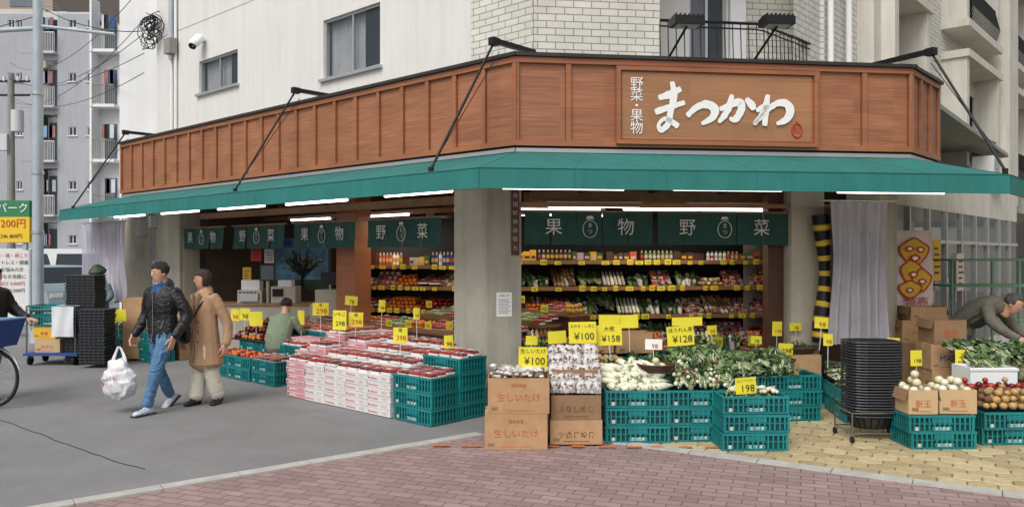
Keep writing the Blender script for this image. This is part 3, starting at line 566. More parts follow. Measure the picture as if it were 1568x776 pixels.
def ziz(b,kind,x0,x1,y0,y1,z,h):
    if kind=='bottle':
        x=x0+.03; m=R.choice(['red_dark','leaf_b','orange_ink','leaf_c','film_w','wood_dark'])
        while x<x1-.03:
            if R.random()<.25: m=R.choice(['red_dark','leaf_b','orange_ink','sign_white','leaf_c','blue','wood_dark'])
            b.rod((x,y0+.05,z),(x,y0+.05,z+h*.8),.026,m,8); b.rod((x,y0+.05,z+h*.8),(x,y0+.05,z+h),.012,'film_w',6); b.rod((x,y0+.05,z+h*.25),(x,y0+.05,z+h*.55),.0268,R.choice(['film_w','flag_yel','red_ink']),8); x+=.062
    elif kind=='carton':
        x=x0; m=R.choice(['red_dark','leaf_c','orange_ink','film_w','wood_dark','leaf_a'])
        while x<x1-.06:
            w=R.uniform(.07,.11); 
            if R.random()<.4: m=R.choice(['red_dark','leaf_c','orange_ink','film_w','flag_yel','wood_dark','pink_box','leaf_a'])
            b.box(x,x+w-.006,y0+.01,y0+.12,z,z+h*R.uniform(.7,1),m); b.box(x+.012,x+w-.02,y0+.005,y0+.0095,z+h*.2,z+h*.45,R.choice(['film_w','flag_yel','wood_dark'])); x+=w
    elif kind=='green': bunches(b,x0,x1,y0,y1-.1,z+.02,h*.6,int(60*(x1-x0))); greens(b,x0,x1,y0+.1,y1,z,h,int(100*(x1-x0)),.13,.05,['leaf_a','leaf_b','leaf_c','leaf_c'])
    elif kind=='greenbag':
        x=x0+.04
        while x<x1-.03:
            hh=h*R.uniform(.7,1); b.loft([(x,y0+.03,z+.01,.032,.03),(x+R.uniform(-.02,.02),y0+.1,z+hh*.5,.042,.035),(x+R.uniform(-.03,.03),y0+.16,z+hh,.03,.02)],R.choice(['leaf_b','leaf_a','film_w','leaf_c']),8,.08); 
            for q in range(8): leaf(b,(x,y0+.08,z+hh*.6),R.uniform(0,6.3),R.uniform(.3,1.3),.1,.04,R.choice(GR))
            if R.random()<.4: b.box(x-.02,x+.02,y0+.02,y0+.024,z+.05,z+.1,'film_w')
            x+=.075
    elif kind=='red': balls(b,x0,x1,y0,y1,z,.034,['tomato','red_fruit','red_dark'],3)
    elif kind=='redbag':
        for l in range(3):
            x=x0+.05
            while x<x1-.03:
                mm=R.choice([('red_fruit','red_dark','tomato'),('red_dark','root','red_dark'),('orange_fruit','tomato','carrot')])
                for q in range(5): b.ball((x+R.uniform(-.04,.04),y0+.06+l*.08+R.uniform(-.02,.02),z+.04+l*.07+R.uniform(-.02,.02)),.027,R.choice(mm))
                b.quad([(x-.045,y0+.02+l*.08,z+.0+l*.07),(x+.045,y0+.02+l*.08,z+l*.07),(x+.04,y0+.07+l*.08,z+.085+l*.07),(x-.04,y0+.07+l*.08,z+.085+l*.07)],'film')
                if R.random()<.5: b.box(x-.025,x+.025,y0+.015+l*.08,y0+.017+l*.08,z+.04+l*.07,z+.065+l*.07,'film_w')
                x+=.1
    elif kind=='root':
        for l in range(4):
            x=x0+.03
            while x<x1: b.loft([(x,y0+.02+l*.06,z+.02+l*.05,.022),(x+R.uniform(-.02,.02),y0+.12+l*.06,z+.06+l*.05,.03),(x+.01,y0+.2+l*.06,z+.1+l*.05,.015)],R.choice(['root','potato','film_w','onion','root','mushroom']),7,.1); x+=.055
    elif kind=='carrot':
        for l in range(4):
            x=x0+.03
            while x<x1: b.loft([(x,y0+.02+l*.05,z+.02+l*.05,.022),(x+R.uniform(-.02,.02),y0+.1+l*.05,z+.05+l*.05,.02),(x+.01,y0+.18+l*.05,z+.07+l*.05,.008)],'carrot',7,.1); x+=.048
    elif kind=='orange': balls(b,x0,x1,y0,y1,z,.036,['orange_fruit'],3)
    elif kind=='white': 
        x=x0+.03
        while x<x1-.02: b.loft([(x,y0+.03,z+.03,.024),(x,y0+.12,z+h*.5,.026),(x,y0+.2,z+h,.012)],R.choice(['daikon','film_w','leaf_d']),7,.1); x+=.055
    elif kind=='onion': balls(b,x0,x1,y0,y1,z,.036,['onion','onion_w'],2)
    elif kind=='pack': packs(b,x0,x1,y0,y1,z+.01,.1)
TX=['98','158','100','298','198','128','78','398']
def tag(b,x,v,z,w=.09,h=.065,t=None,rz=0):
    b.box(x-w/2,x+w/2,v-.004,v,z,z+h,'yellow_card'); b.text(t or R.choice(TX),(x,v-.006,z+h*.42),h*.75,R.choice(['red_ink','black_ink','red_ink']))
def shelf(name,Fm,L,levels,depth=.45,top=2.35):
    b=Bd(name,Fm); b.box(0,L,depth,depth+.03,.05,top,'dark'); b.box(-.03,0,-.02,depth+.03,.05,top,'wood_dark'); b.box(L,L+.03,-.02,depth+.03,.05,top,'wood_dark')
    for z,h,kinds in levels:
        b.box(0,L,0,depth,z-.03,z,'wood_shelf'); b.box(0,L,-.025,-.001,z-.05,z+.005,'wood_shelf')
        n=len(kinds); 
        for i,k in enumerate(kinds):
            x=.02+(L-.04)*i/n; ziz(b,k,x,x+(L-.04)/n,.02,depth-.03,z,h*R.uniform(.8,1.05))
        x=.12
        while x<L-.1: tag(b,x,-.027,z-.058,R.choice([.07,.09,.11]),R.choice([.05,.065,.075])); x+=R.choice([.13,.16,.2,.34])
    b.end()
sx0=hit(FF,2.2,806)[0]-.35; sx1=hit(FF,2.2,1186)[0]
FS=FF@Matrix.Translation((sx0,2.2,0))
shelf('produce_shelf',FS,sx1-sx0,[(1.70,.15,['carton','bottle','carton','carton','bottle','carton','bottle','carton']),
 (1.33,.2,['green','greenbag','root','green','white','greenbag','redbag','greenbag','onion','redbag','redbag']),
 (.93,.26,['root','root','carrot','greenbag','green','white','greenbag','greenbag','redbag','root','redbag','redbag']),
 (.58,.24,['root','onion','root','green','carrot','greenbag','white','redbag','redbag','red'])],.5)
FS2=fr(-2.55,12.45,.927,-.376)
shelf('produce_shelf',FS2,2.35,[(1.62,.2,['carton','bottle','carton','bottle','carton']),(1.3,.2,['onion','redbag','orange','pack','root','pack']),(.95,.18,['pack','orange','red','pack'])],.45)
b=Bd('cash_register'); X,Y=(404-784)/FP*12.9,12.9
b.box(X-.75,X+.8,Y,Y+.5,.05,.95,'register'); b.box(X-.78,X+.83,Y-.03,Y+.53,.951,.99,'wood_shelf')
b.box(X-.45,X-.05,Y+.05,Y+.4,.99,1.2,'register'); b.box(X-.1,X+.15,Y+.1,Y+.13,1.35,1.62,'black_metal'); b.quad([(X-.08,Y+.098,1.37),(X+.13,Y+.098,1.37),(X+.13,Y+.098,1.6),(X-.08,Y+.098,1.6)],'apt_glass'); b.rod((X+.02,Y+.15,.99),(X+.02,Y+.15,1.4),.03,'register')
b.box(X+.1,X+.5,Y+.05,Y+.4,.991,1.26,'register'); b.box(X+.13,X+.3,Y+.03,Y+.05,1.1,1.22,'dark'); b.box(X-.4,X-.1,Y+.0,Y+.05,1.02,1.15,'alu'); b.box(X-.42,X-.12,Y+.15,Y+.35,1.2,1.36,'white_box'); b.box(X+.2,X+.42,Y+.1,Y+.3,1.26,1.36,'white_box')
for i in range(5):
    for j in range(3): b.box(X-.42+i*.06,X-.38+i*.06,Y+.045,Y+.05,1.05+j*.045,1.08+j*.045,'dark')
b.end()
b=Bd('cash_register'); X=(503-784)/FP*12.6; Y=12.6
b.box(X-.3,X+.3,Y,Y+.4,.05,1.0,'register'); b.box(X-.22,X+.2,Y+.02,Y+.35,1.0,1.22,'register'); b.box(X-.15,X+.15,Y+.1,Y+.13,1.3,1.5,'black_metal'); b.rod((X,Y+.12,1.2),(X,Y+.12,1.32),.02,'register'); b.end()
b=Bd('wall_painting'); Y=13.6; X=(462-784)/FP*Y; b.box(X-.5,X+.5,Y,Y+.04,1.12,2.05,'wood_dark'); b.box(X-.46,X+.46,Y-.005,Y,1.16,2.01,'paint_blue'); b.box(X-.46,X+.46,Y-.009,Y-.005,1.16,1.35,'leaf_c')
b.rod((X,Y-.02,1.2),(X+.02,Y-.02,1.5),.03,'dark',6,.015)
for i in range(36):
    a=math.pi*R.uniform(.05,.95); r=R.uniform(.15,.38); b.rod((X+.02,Y-.02,1.4+R.uniform(-.05,.1)),(X+math.cos(a)*r,Y-.02,1.5+math.sin(a)*r),.006,'dark',4)
for i in range(120):
    a=R.uniform(0,6.28); r=R.uniform(.02,.36); b.ball((X+math.cos(a)*r,Y-.015,1.66+math.sin(a)*r*.6),.015,R.choice(['leaf_a','leaf_d','leaf_c','flag_yel']),(1,.3,1))
b.end()
b=Bd('wood_partition',FL); 
for i in range(18): b.box(-7.8+i*.25,-7.6+i*.25,3.9+.01*(i%2),3.95,.05,2.7,'wood_trim' if i%3 else 'wood_dark')
b.end()
b=Bd('wall_posters'); 
for px,py,w,h,m in ((392,388,.09,.13,'flag_red'),(412,392,.08,.12,'film_w'),(378,420,.07,.12,'flag_yel'),(441,372,.12,.08,'screen')):
    Y=13.4; X=(px-784)/FP*Y; z=CH+(388-py)/FP*Y; b.box(X-w,X+w,Y,Y+.02,z-h,z+h,m)
    for i in range(4): b.box(X-w*.7,X+w*R.uniform(.2,.7),Y-.003,Y,z-h*.6+i*h*.35,z-h*.5+i*h*.35,'black_ink')
b.end()
def mk_crate(mat,dark,w=.6,d=.4,h=.165,lab=True):
    b=Bd('crate_mesh'); x=w/2; yv=d/2
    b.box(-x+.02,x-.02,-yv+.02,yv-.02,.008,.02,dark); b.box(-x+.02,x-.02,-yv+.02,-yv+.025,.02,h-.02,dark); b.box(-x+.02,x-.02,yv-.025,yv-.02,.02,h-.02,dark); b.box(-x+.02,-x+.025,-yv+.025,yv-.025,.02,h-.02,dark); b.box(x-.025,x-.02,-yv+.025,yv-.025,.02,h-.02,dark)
    for z0,z1,e in ((0,.018,0),(h-.026,h-.004,.006),(h*.47,h*.53,-.003)):
        b.box(-x-e,x+e,-yv-e,-yv+.012,z0,z1,mat); b.box(-x-e,x+e,yv-.012,yv+e,z0,z1,mat); b.box(-x-e,-x+.012,-yv+.012,yv-.012,z0,z1,mat); b.box(x-.012,x+e,-yv+.012,yv-.012,z0,z1,mat)
    for s in (-1,1):
        for t in (-1,1): b.box(s*x-.022 if s>0 else -x-.001,x+.001 if s>0 else -x+.022,(yv-.022) if t>0 else -yv-.001,(yv+.001) if t>0 else -yv+.022,.002,h-.006,mat)
        n=13
        for i in range(1,n):
            xx=-x+w*i/n; b.box(xx-.007,xx+.007,s*yv-.009,s*yv+.002*1,.018,h-.026,mat)
            if 5<=i<=8: b.box(xx-.022,xx+.022,s*(yv-.0)-.004,s*yv+.004,h*.55,h-.03,mat)
        for i in range(1,9):
            yy=-yv+d*i/9; b.box(s*x-.006,s*x+.003,yy-.007,yy+.007,.018,h-.026,mat)
    if lab:
        b.box(-.09,.09,-yv-.0075,-yv-.0045,h*.12,h*.36,mat); b.text('淀川青果',(0,-yv-.009,h*.24),.034,'sign_white')
        b.box(-x+.04,-x+.1,-yv-.006,-yv-.004,h*.14,h*.34,'film_w')
    return b.end(mesh_only=True)
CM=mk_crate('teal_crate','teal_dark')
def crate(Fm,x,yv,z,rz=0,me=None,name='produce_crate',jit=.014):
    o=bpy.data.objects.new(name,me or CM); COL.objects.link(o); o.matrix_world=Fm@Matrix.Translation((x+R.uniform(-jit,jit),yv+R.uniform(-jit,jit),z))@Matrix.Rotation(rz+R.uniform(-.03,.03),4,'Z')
def stack(Fm,x,yv,n,z=.0,rz=0,**k):
    for i in range(n): crate(Fm,x,yv,z+i*.165,rz,**k)
def carton(name,Fm,x0,x1,y0,y1,z0,z1,txt=None,tm='red_ink',open_=False,rz=0,sub=None,flip=False,mat='card_top'):
    cx_,cy=(x0+x1)/2,(y0+y1)/2
    b=Bd(name,Fm@Matrix.Translation((cx_,cy,0))@Matrix.Rotation(rz+R.uniform(-.02,.02),4,'Z')); a=(x1-x0)/2; c=(y1-y0)/2
    t=.006
    b.box(-a,a,-c,-c+t,z0,z1,mat); b.box(-a,a,c-t,c,z0,z1,mat); b.box(-a,-a+t,-c+t,c-t,z0,z1,mat); b.box(a-t,a,-c+t,c-t,z0,z1,mat); b.box(-a+t,a-t,-c+t,c-t,z0,z0+t,mat)
    if open_:
        for s in (-1,1): b.add([(s*a,-c,z1),(s*a,c,z1),(s*(a+.03),c,z1-.1),(s*(a+.03),-c,z1-.1)],[(0,1,2,3)],'card_dark')
    else:
        b.box(-a+t,a-t,-c+t,-.002,z1-.008,z1-.001,mat); b.box(-a+t,a-t,.002,c-t,z1-.008,z1-.001,mat); b.box(-a-.001,a+.001,-.025,.025,z1-.0005,z1+.001,'tape')
        b.box(-a-.0015,-a,-.025,.025,z1-.06,z1,'tape')
    if txt:
        sz=min((x1-x0)*.72/max(len(txt),2),(z1-z0)*.34); b.text(txt,(0,-c-.002,(z0+z1)/2-.02),-sz if flip else sz,tm,0,-1 if flip else 1)
    if sub: b.text(sub,(0,-c-.002,z1-.07),.035,tm)
    b.box(-a+.03,-a+.09,-c-.0015,-c,z0+.03,z0+.06,'card_dark'); b.box(-a*.5,a*.5,-c-.0015,-c,z0+.025,z0+.03,tm if txt else 'card_dark')
    b.end()
X0,Y0=G(742,690); X1=G(838,690)[0]
carton('cardboard_box',W,X0,X1,Y0,Y0+.4,.012,.335,'生しいたけ','orange_ink',sub='徳島県産'); carton('cardboard_box',W,X0+.03,X1+.02,Y0+.02,Y0+.42,.337,.66,'生しいたけ','orange_ink',True,sub='徳島県産')
X2_,Y2_=G(842,684); X3=G(922,684)[0]
carton('cardboard_box',W,X2_,X3,Y2_,Y2_+.42,.025,.25,'ふなしめじ','wood_dark',False,flip=True); carton('cardboard_box',W,X2_+.01,X3-.01,Y2_+.01,Y2_+.42,.253,.48,'ふなしめじ','wood_dark',True,flip=False,mat='card_dark')
b=Bd('shiitake_mushroom_pile')
for i in range(110):
    x=R.uniform(X0+.07,X1-.04); yy=R.uniform(Y0+.06,Y0+.38); b.ball((x,yy,.64+R.uniform(0,.05)+.1*(yy-Y0)),R.uniform(.018,.036),R.choice(['mushroom','film_w','white_box','mushroom']),(1,1,.6))
for i in range(8):
    x=R.uniform(X0+.1,X1-.1); yy=R.uniform(Y0+.1,Y0+.35); b.quad([(x-.07,yy-.05,.71),(x+.07,yy-.05,.715),(x+.07,yy+.05,.74),(x-.07,yy+.05,.735)],'film')
b.end()
b=Bd('bagged_mushroom_pile')
for l in range(5):
    for i in range(6):
        for j in range(2):
            x=X2_+.04+i*(X3-X2_-.08)/5+R.uniform(-.02,.02); yy=Y2_+.05+l*.06+j*.05; z=.5+l*.075+R.uniform(-.01,.01)
            b.loft([(x,yy,z,.03,.03),(x+R.uniform(-.015,.015),yy,z+.05,.046,.035),(x+R.uniform(-.01,.01),yy+.02,z+.1,.03,.012)],'film_w',8,.03,jit=.025)
            for q in range(12): b.ball((x+R.uniform(-.035,.035),yy-.03,z+R.uniform(.0,.08)),.012,R.choice(['mushroom','mushroom','white_box','root']))
            b.quad([(x-.04,yy-.048,z),(x+.04,yy-.048,z),(x+.035,yy-.03,z+.1),(x-.035,yy-.03,z+.1)],'film')
b.box(X2_+.03,X3-.03,Y2_+.1,Y2_+.4,.48,.7,'card_dark')
b.end()
CX=[(975,680,3),(1074,679,3)]
for px,py,n in CX:
    X,Y=G(px,py); stack(W,X,Y+.2,n,.014)
X,Y=G(1156,692); stack(W,X,Y+.2,3,.014,0)
b=Bd('cauliflower_pile'); greens(b,X-.2,X+.25,Y+.06,Y+.35,.44,.04,120,.08,.04,['leaf_d','leaf_b'])
for i in range(14):
    cx_,cy,cz=X+R.uniform(-.2,.24),Y+R.uniform(.08,.33),.5+R.uniform(0,.05)
    for q in range(9): a=R.uniform(0,6.3); rr=R.uniform(0,.03); b.ball((cx_+rr*math.cos(a),cy+rr*math.sin(a),cz+.02-rr*.4),.018,R.choice(['daikon','onion_w']))
b.end()
b=Bd('daikon_radish_pile'); X,Y=G(975,680); daikons(b,X-.28,X+.29,Y+.01,Y+.34,.48,62,.25)
for i in range(40): leaf(b,(X+R.uniform(-.27,.27),Y+.35,.68),R.uniform(0,6.3),R.uniform(.3,1.2),.14,.04,R.choice(GR+['leaf_d']))
b.end()
b=Bd('greens_pile'); X,Y=G(1074,679)
bunches(b,X-.28,X+.3,Y+.0,Y+.4,.52,.24,75); greens(b,X-.28,X+.28,Y+.15,Y+.45,.55,.24,420,.09,.045,['leaf_a','leaf_b','leaf_c','leaf_d'])
for i in range(70): t=R.random(); b.ball((X+R.uniform(-.25,.25),Y+.02+t*.25,.55+t*.2),R.uniform(.014,.022),R.choice(['leaf_d','root','daikon']))
b.end()
b=Bd('woven_basket'); Y=7.75; X=(1002-784)/FP*Y; zc=.66
for i in range(7): 
    r=.11+.012*i; b.path([(X+r*math.cos(t*math.pi/9),Y-.1+r*.8*math.sin(t*math.pi/9),zc+i*.012) for t in range(19)],.008,'wood_dark',5)
balls(b,X-.1,X+.1,Y-.2,Y,zc+.02,.035,['onion_w','daikon'],2); b.end()
for i,x in enumerate((.05,.68,1.3,1.92,2.54)): stack(FF,x+.35,-.55,3,.014)
for i,x in enumerate((.05,.68,1.3,1.92)): stack(FF,x+.35,-.1,4,.014)
b=Bd('vegetable_display',FF)
greens(b,.05,.5,-.8,-.4,.52,.2,220,.12,.07,['leaf_d','leaf_b','leaf_a'],8); balls(b,.6,1.1,-.75,-.3,.55,.035,['onion','potato'],3)
greens(b,1.1,1.5,-.75,-.3,.55,.18,220,.12,.05); balls(b,1.5,1.9,-.7,-.3,.55,.045,['onion_w','leaf_d'],3)
bunches(b,1.9,2.9,-.8,-.4,.52,.1,60); greens(b,1.9,2.9,-.8,-.3,.5,.12,420,.1,.045,['leaf_a','leaf_b','leaf_d','leaf_c']); greens(b,.1,1.2,-.25,.2,.72,.12,320,.1,.05); greens(b,1.7,2.3,-.25,.2,.7,.13,260,.12,.05)
balls(b,1.2,1.7,-.25,.15,.72,.04,['carrot','onion'],2); b.end()
for pxa,pxb,v in ((945,1000,-.3),(890,940,-.25)):
    a=hit(FF,v,pxa)[0]; c=hit(FF,v,pxb)[0]; carton('cardboard_box',FF,a,c,v,v+.3,.71,.93,None,open_=True)
b=Bd('display_table',FF); b.box(.3,3.9,.95,1.5,.05,.55,'wood_shelf')
for x,kk in ((.3,'root'),(.65,'orange'),(1.0,'green'),(1.35,'onion'),(1.7,'carrot'),(2.05,'redbag'),(2.4,'white'),(2.75,'greenbag'),(3.1,'redbag'),(3.45,'greenbag')): ziz(b,kk,x,x+.34,.98,1.45,.56,.22)
for x in (.5,1.0,1.6,2.2,2.7,3.2,3.6): tag(b,x,.94,.62,.16,.12)
b.end()
a=Vector(G(1232,604)); c=Vector(G(1294,652))
FQ=fr(a.x,a.y,(c-a).x,(c-a).y)
for i in range(3):
    for n in range(2): crate(FQ,.25+i*.62,.22,.014+n*.165,0)
b=Bd('leek_and_greens_pile',FQ)
greens(b,0,1.8,.05,.42,.33,.12,700,.11,.03,['leaf_a','leaf_c','leaf_b']); 
for i in range(26): x=R.uniform(.0,1.6); b.loft([(x,.05,.40,.012),(x+.15,.3,.45,.01),(x+.3,.5,.44,.006)],R.choice(['daikon','leaf_d']),6,.1)
b.end()
b=Bd('round_basket_display'); 
for px,py,Yd,kind in ((1215,540,9.3,'leaf_c'),(1180,560,9.0,'onion')):
    X=(px-784)/FP*Yd; z=CH-(py-388)/FP*Yd
    for i in range(6): r=.2+.015*i; b.path([(X+r*math.cos(t*math.pi/9),Yd+r*.8*math.sin(t*math.pi/9),z+i*.015) for t in range(19)],.01,'wood_dark',5)
    if kind=='onion': balls(b,X-.16,X+.16,Yd-.14,Yd+.14,z+.03,.04,['onion','potato'],2)
    else: greens(b,X-.18,X+.18,Yd-.14,Yd+.14,z+.03,.08,160,.09,.03)
    b.box(X-.25,X+.25,Yd-.2,Yd+.25,.05,z,'card_top')
b.end()
b=Bd('shopping_basket_stack'); X,Y=G(1334,672); 
def rring(z,a,c,mat,th,ox=0):
    pts=[(X+ox+a*math.copysign(abs(math.cos(t))**.6,math.cos(t)),Y+c*math.copysign(abs(math.sin(t))**.6,math.sin(t)),z) for t in [i*math.pi/12 for i in range(25)]]
    b.path(pts,th,mat,5)
for i in range(27):
    z=.25+i*.027; rring(z,.26,.19,'basket',.009,R.uniform(-.006,.006))
    b.loft([(X,Y,z-.02,.235,.17),(X,Y,z-.003,.25,.182)],'black_metal',20,.1,cap=False)
b.loft([(X,Y,.12,.17,.12),(X,Y,.25,.235,.17)],'basket',20,.05,cap=False)
for i in range(20):
    t=i*math.pi/10; b.rod((X+.175*math.cos(t),Y+.125*math.sin(t),.12),(X+.24*math.cos(t),Y+.175*math.sin(t),.25),.006,'black_metal',4)
for sx in (-1,1):
    for sy in (-1,1): b.rod((X+sx*.27,Y+sy*.2,.06),(X+sx*.27,Y+sy*.2,.3),.009,'chrome'); b.rod((X+sx*.27-.012,Y+sy*.2,.045),(X+sx*.27+.012,Y+sy*.2,.045),.03,'rubber',10)
for z in (.1,.29): b.path([(X-.27,Y-.2,z),(X+.27,Y-.2,z),(X+.27,Y+.2,z),(X-.27,Y+.2,z),(X-.27,Y-.2,z)],.007,'chrome')
b.end()
X,Y=G(1443,690); 
for i in range(2): crate(W,X,Y+.2,.014+i*.15,0); 
X2,Y2=G(1555,684); 
for i in range(2): crate(W,X2,Y2+.2,.014+i*.15,0); crate(W,X2+.65,Y2+.2,.014+i*.15,0)
carton('onion_box',W,X-.3,X-.03,Y+.02,Y+.36,.33,.55,'新玉','orange_ink',True,mat='tape'); carton('onion_box',W,X-.0,X+.34,Y+.04,Y+.36,.33,.55,'新玉','orange_ink',True,mat='tape')
b=Bd('onion_pile'); balls(b,X-.29,X-.04,Y+.03,Y+.35,.5,.042,['onion_w','daikon'],3); balls(b,X,X+.33,Y+.05,Y+.35,.5,.042,['onion_w','daikon'],3)
balls(b,X2-.28,X2+.3,Y2+.02,Y2+.38,.33,.038,['onion','onion','root','potato'],3); balls(b,X2+.35,X2+.95,Y2+.02,Y2+.38,.33,.042,['onion'],3); b.end()
b=Bd('fruit_bowl'); 
for k_ in range(4):
    xx=X2-.22+k_*.2
    for i in range(5): r=.07+.01*i; b.path([(xx+r*math.cos(t*math.pi/7),Y2+.45+r*math.sin(t*math.pi/7),.44+i*.012) for t in range(15)],.008,'wood_dark',5)
    balls(b,xx-.08,xx+.08,Y2+.37,Y2+.53,.46,.035,['red_dark','onion','tomato'],2)
b.end()
def foam(px0,px1,py0,py1,Yd):
    b=Bd('styrofoam_box'); x0=(px0-784)/FP*Yd; x1=(px1-784)/FP*Yd; z1=CH-(py0-388)/FP*Yd; z0=CH-(py1-388)/FP*Yd
    b.box(x0,x1,Yd,Yd+.02,z0,z1,'foam'); b.box(x0,x1,Yd+.33,Yd+.35,z0,z1,'foam'); b.box(x0,x0+.02,Yd+.02,Yd+.33,z0,z1,'foam'); b.box(x1-.02,x1,Yd+.02,Yd+.33,z0,z1,'foam'); b.box(x0+.02,x1-.02,Yd+.02,Yd+.33,z0,z0+.05,'foam'); b.box(x0-.01,x1+.01,Yd-.01,Yd+.005,z1-.03,z1-.005,'foam')
    b.end(); return x0,x1,z0,z1
f=foam(1486,1558,563,598,8.2); b=Bd('display_table'); b.box(f[0]-.05,f[1]+1,8.18,9.0,.06,f[2]-.003,'card_dark'); b.box(f[0]-.06,f[1]+1,8.17,8.2,f[2]-.05,f[2]-.002,'wood_shelf'); b.end()
b=Bd('greens_pile'); x0=f[0]+.15; bunches(b,x0,x0+1.5,8.35,8.8,f[3]-.06,.16,110); greens(b,x0,x0+1.6,8.4,8.9,f[3]-.05,.2,800,.09,.035,['leaf_c','leaf_a','leaf_b']); b.end()
for px0,px1,py0,py1,Yd,t in ((1428,1482,566,600,9.0,None),(1426,1480,527,566,9.0,'MAX'),(1430,1480,490,527,9.0,'農産'),(1380,1430,525,600,9.8,None),(1395,1450,470,490,9.8,None),(1382,1424,490,525,9.8,'たまねぎ')):
    x0=(px0-784)/FP*Yd; x1=(px1-784)/FP*Yd; z1=CH-(py0-388)/FP*Yd; z0=CH-(py1-388)/FP*Yd
    if py1==600: z0=.06
    carton('cardboard_box',W,x0,x1,Yd,Yd+.35,z0+.002,z1,t,'orange_ink' if t!='MAX' else 'blue',py0<500,mat=R.choice(['card_top','card_dark']))
b=Bd('steel_rack')
x0=(1458-784)/FP*10.6; z1=CH-(398-388)/FP*10.6
for xx in (x0,x0+.9,x0+1.8):
    for yy in (10.6,11.2): b.rod((xx,yy,.05),(xx,yy,z1),.018,'cage_green')
for z in (z1,z1-.35,.9,.5): b.path([(x0,10.6,z),(x0+1.8,10.6,z),(x0+1.8,11.2,z),(x0,11.2,z),(x0,10.6,z)],.014,'cage_green')
b.end()
def cloth(b,X,Yd,w,zt,zb,m1):
    n=12; m=10; vs=[];q=[]
    for j in range(m+1):
        for i in range(n+1): vs.append((X-w/2+w*i/n,Yd+.02*math.sin(i*.7+j*.5),zt+(zb-zt)*j/m))
    for j in range(m):
        for i in range(n): q.append((j*(n+1)+i,j*(n+1)+i+1,(j+1)*(n+1)+i+1,(j+1)*(n+1)+i))
    b.add(vs,q,m1,True)
b=Bd('painted_banner'); Yd=10.2; X=(1398-784)/FP*Yd; cloth(b,X,Yd,.5,2.08,1.05,'flag_pale')
def blob(cx_,cz,rx,rz,m,off,n=24,wob=.12):
    b.quad([(cx_+rx*(1+wob*math.sin(3*t*2*math.pi/n))*math.cos(t*2*math.pi/n),Yd-off,cz+rz*(1+wob*math.cos(4*t*2*math.pi/n))*math.sin(t*2*math.pi/n)) for t in range(n)],m)
for k_,(cx_,cz,rx,rz) in enumerate(((0,1.82,.17,.15),(-.04,1.56,.12,.14),(.09,1.46,.11,.12),(-.06,1.34,.13,.09))):
    o_=.03+k_*.006; blob(X+cx_,cz,rx+.022,rz+.022,'flag_red',o_); blob(X+cx_,cz,rx,rz,'flag_yel',o_+.003)
for cx_,cz,rx in ((-.07,1.86,.055),(.07,1.85,.055),(0,1.74,.07),(-.02,1.53,.06),(.09,1.44,.055),(-.07,1.33,.05)): blob(X+cx_,cz,rx,rx*.7,'flag_red',.058,12); blob(X+cx_,cz,rx*.55,rx*.35,'sign_white',.061,10)
b.text('特売',(X+.03,Yd-.035,1.16),.16,'flag_red')
b.rod((X-.26,Yd,.05),(X-.26,Yd,2.14),.01,'white_paint'); b.rod((X-.26,Yd,2.09),(X+.26,Yd,2.09),.008,'white_paint'); b.end()
b=Bd('banner_flag'); Yd=10.6; X=(1380-784)/FP*Yd; cloth(b,X,Yd,.28,2.0,.9,'flag_red'); 
for i,ch in enumerate('大売出'): b.text(ch,(X,Yd-.03,1.8-i*.3),.26,'flag_yel')
b.rod((X-.16,Yd,.05),(X-.16,Yd,2.05),.01,'white_paint'); b.end()
b=Bd('side_shop_front',FR); 
b.box(.6,9,.45,.6,2.45,3.0,'stucco'); b.box(.6,9,.45,.5,0,.25,'stucco')
for x in [ .6+.95*i for i in range(9)]: b.box(x-.03,x+.03,.42,.5,.25,2.45,'alu')
b.box(.6,9,.43,.49,1.95,2.0,'alu'); b.quad([(.6,.46,.25),(9,.46,.25),(9,.46,2.45),(.6,.46,2.45)],'shop_glass'); b.box(-.1,.55,.3,.7,.05,3.0,'beige_wall')
b.quad([(.6,2.4,0),(9,2.4,0),(9,2.4,2.9),(.6,2.4,2.9)],'white_wall'); b.quad([(.6,.6,2.5),(9,.6,2.5),(9,2.4,2.5),(.6,2.4,2.5)],'white_wall')
for i in range(22):
    x=.8+i*.34; m=R.choice(['card_top','white_box','film_w','flag_pale','leaf_a','wood_dark','coat','jacket','sky_blue']); h=R.uniform(.8,1.7); b.box(x,x+.25,1.2,1.5,.3,h,m); b.box(x+.03,x+.2,1.18,1.199,h*.5,h*.8,R.choice(['film_w','card_dark','red_dark']))
for x,z,m in ((1.3,1.6,'sign_white'),(2.6,1.7,'flag_yel'),(4,1.5,'flag_pale')):
    b.box(x,x+.4,.4,.42,z-.3,z+.3,m)
    for i in range(5): b.box(x+.05,x+R.uniform(.2,.36),.396,.4,z-.2+i*.09,z-.17+i*.09,'black_ink')
b.end(shop)
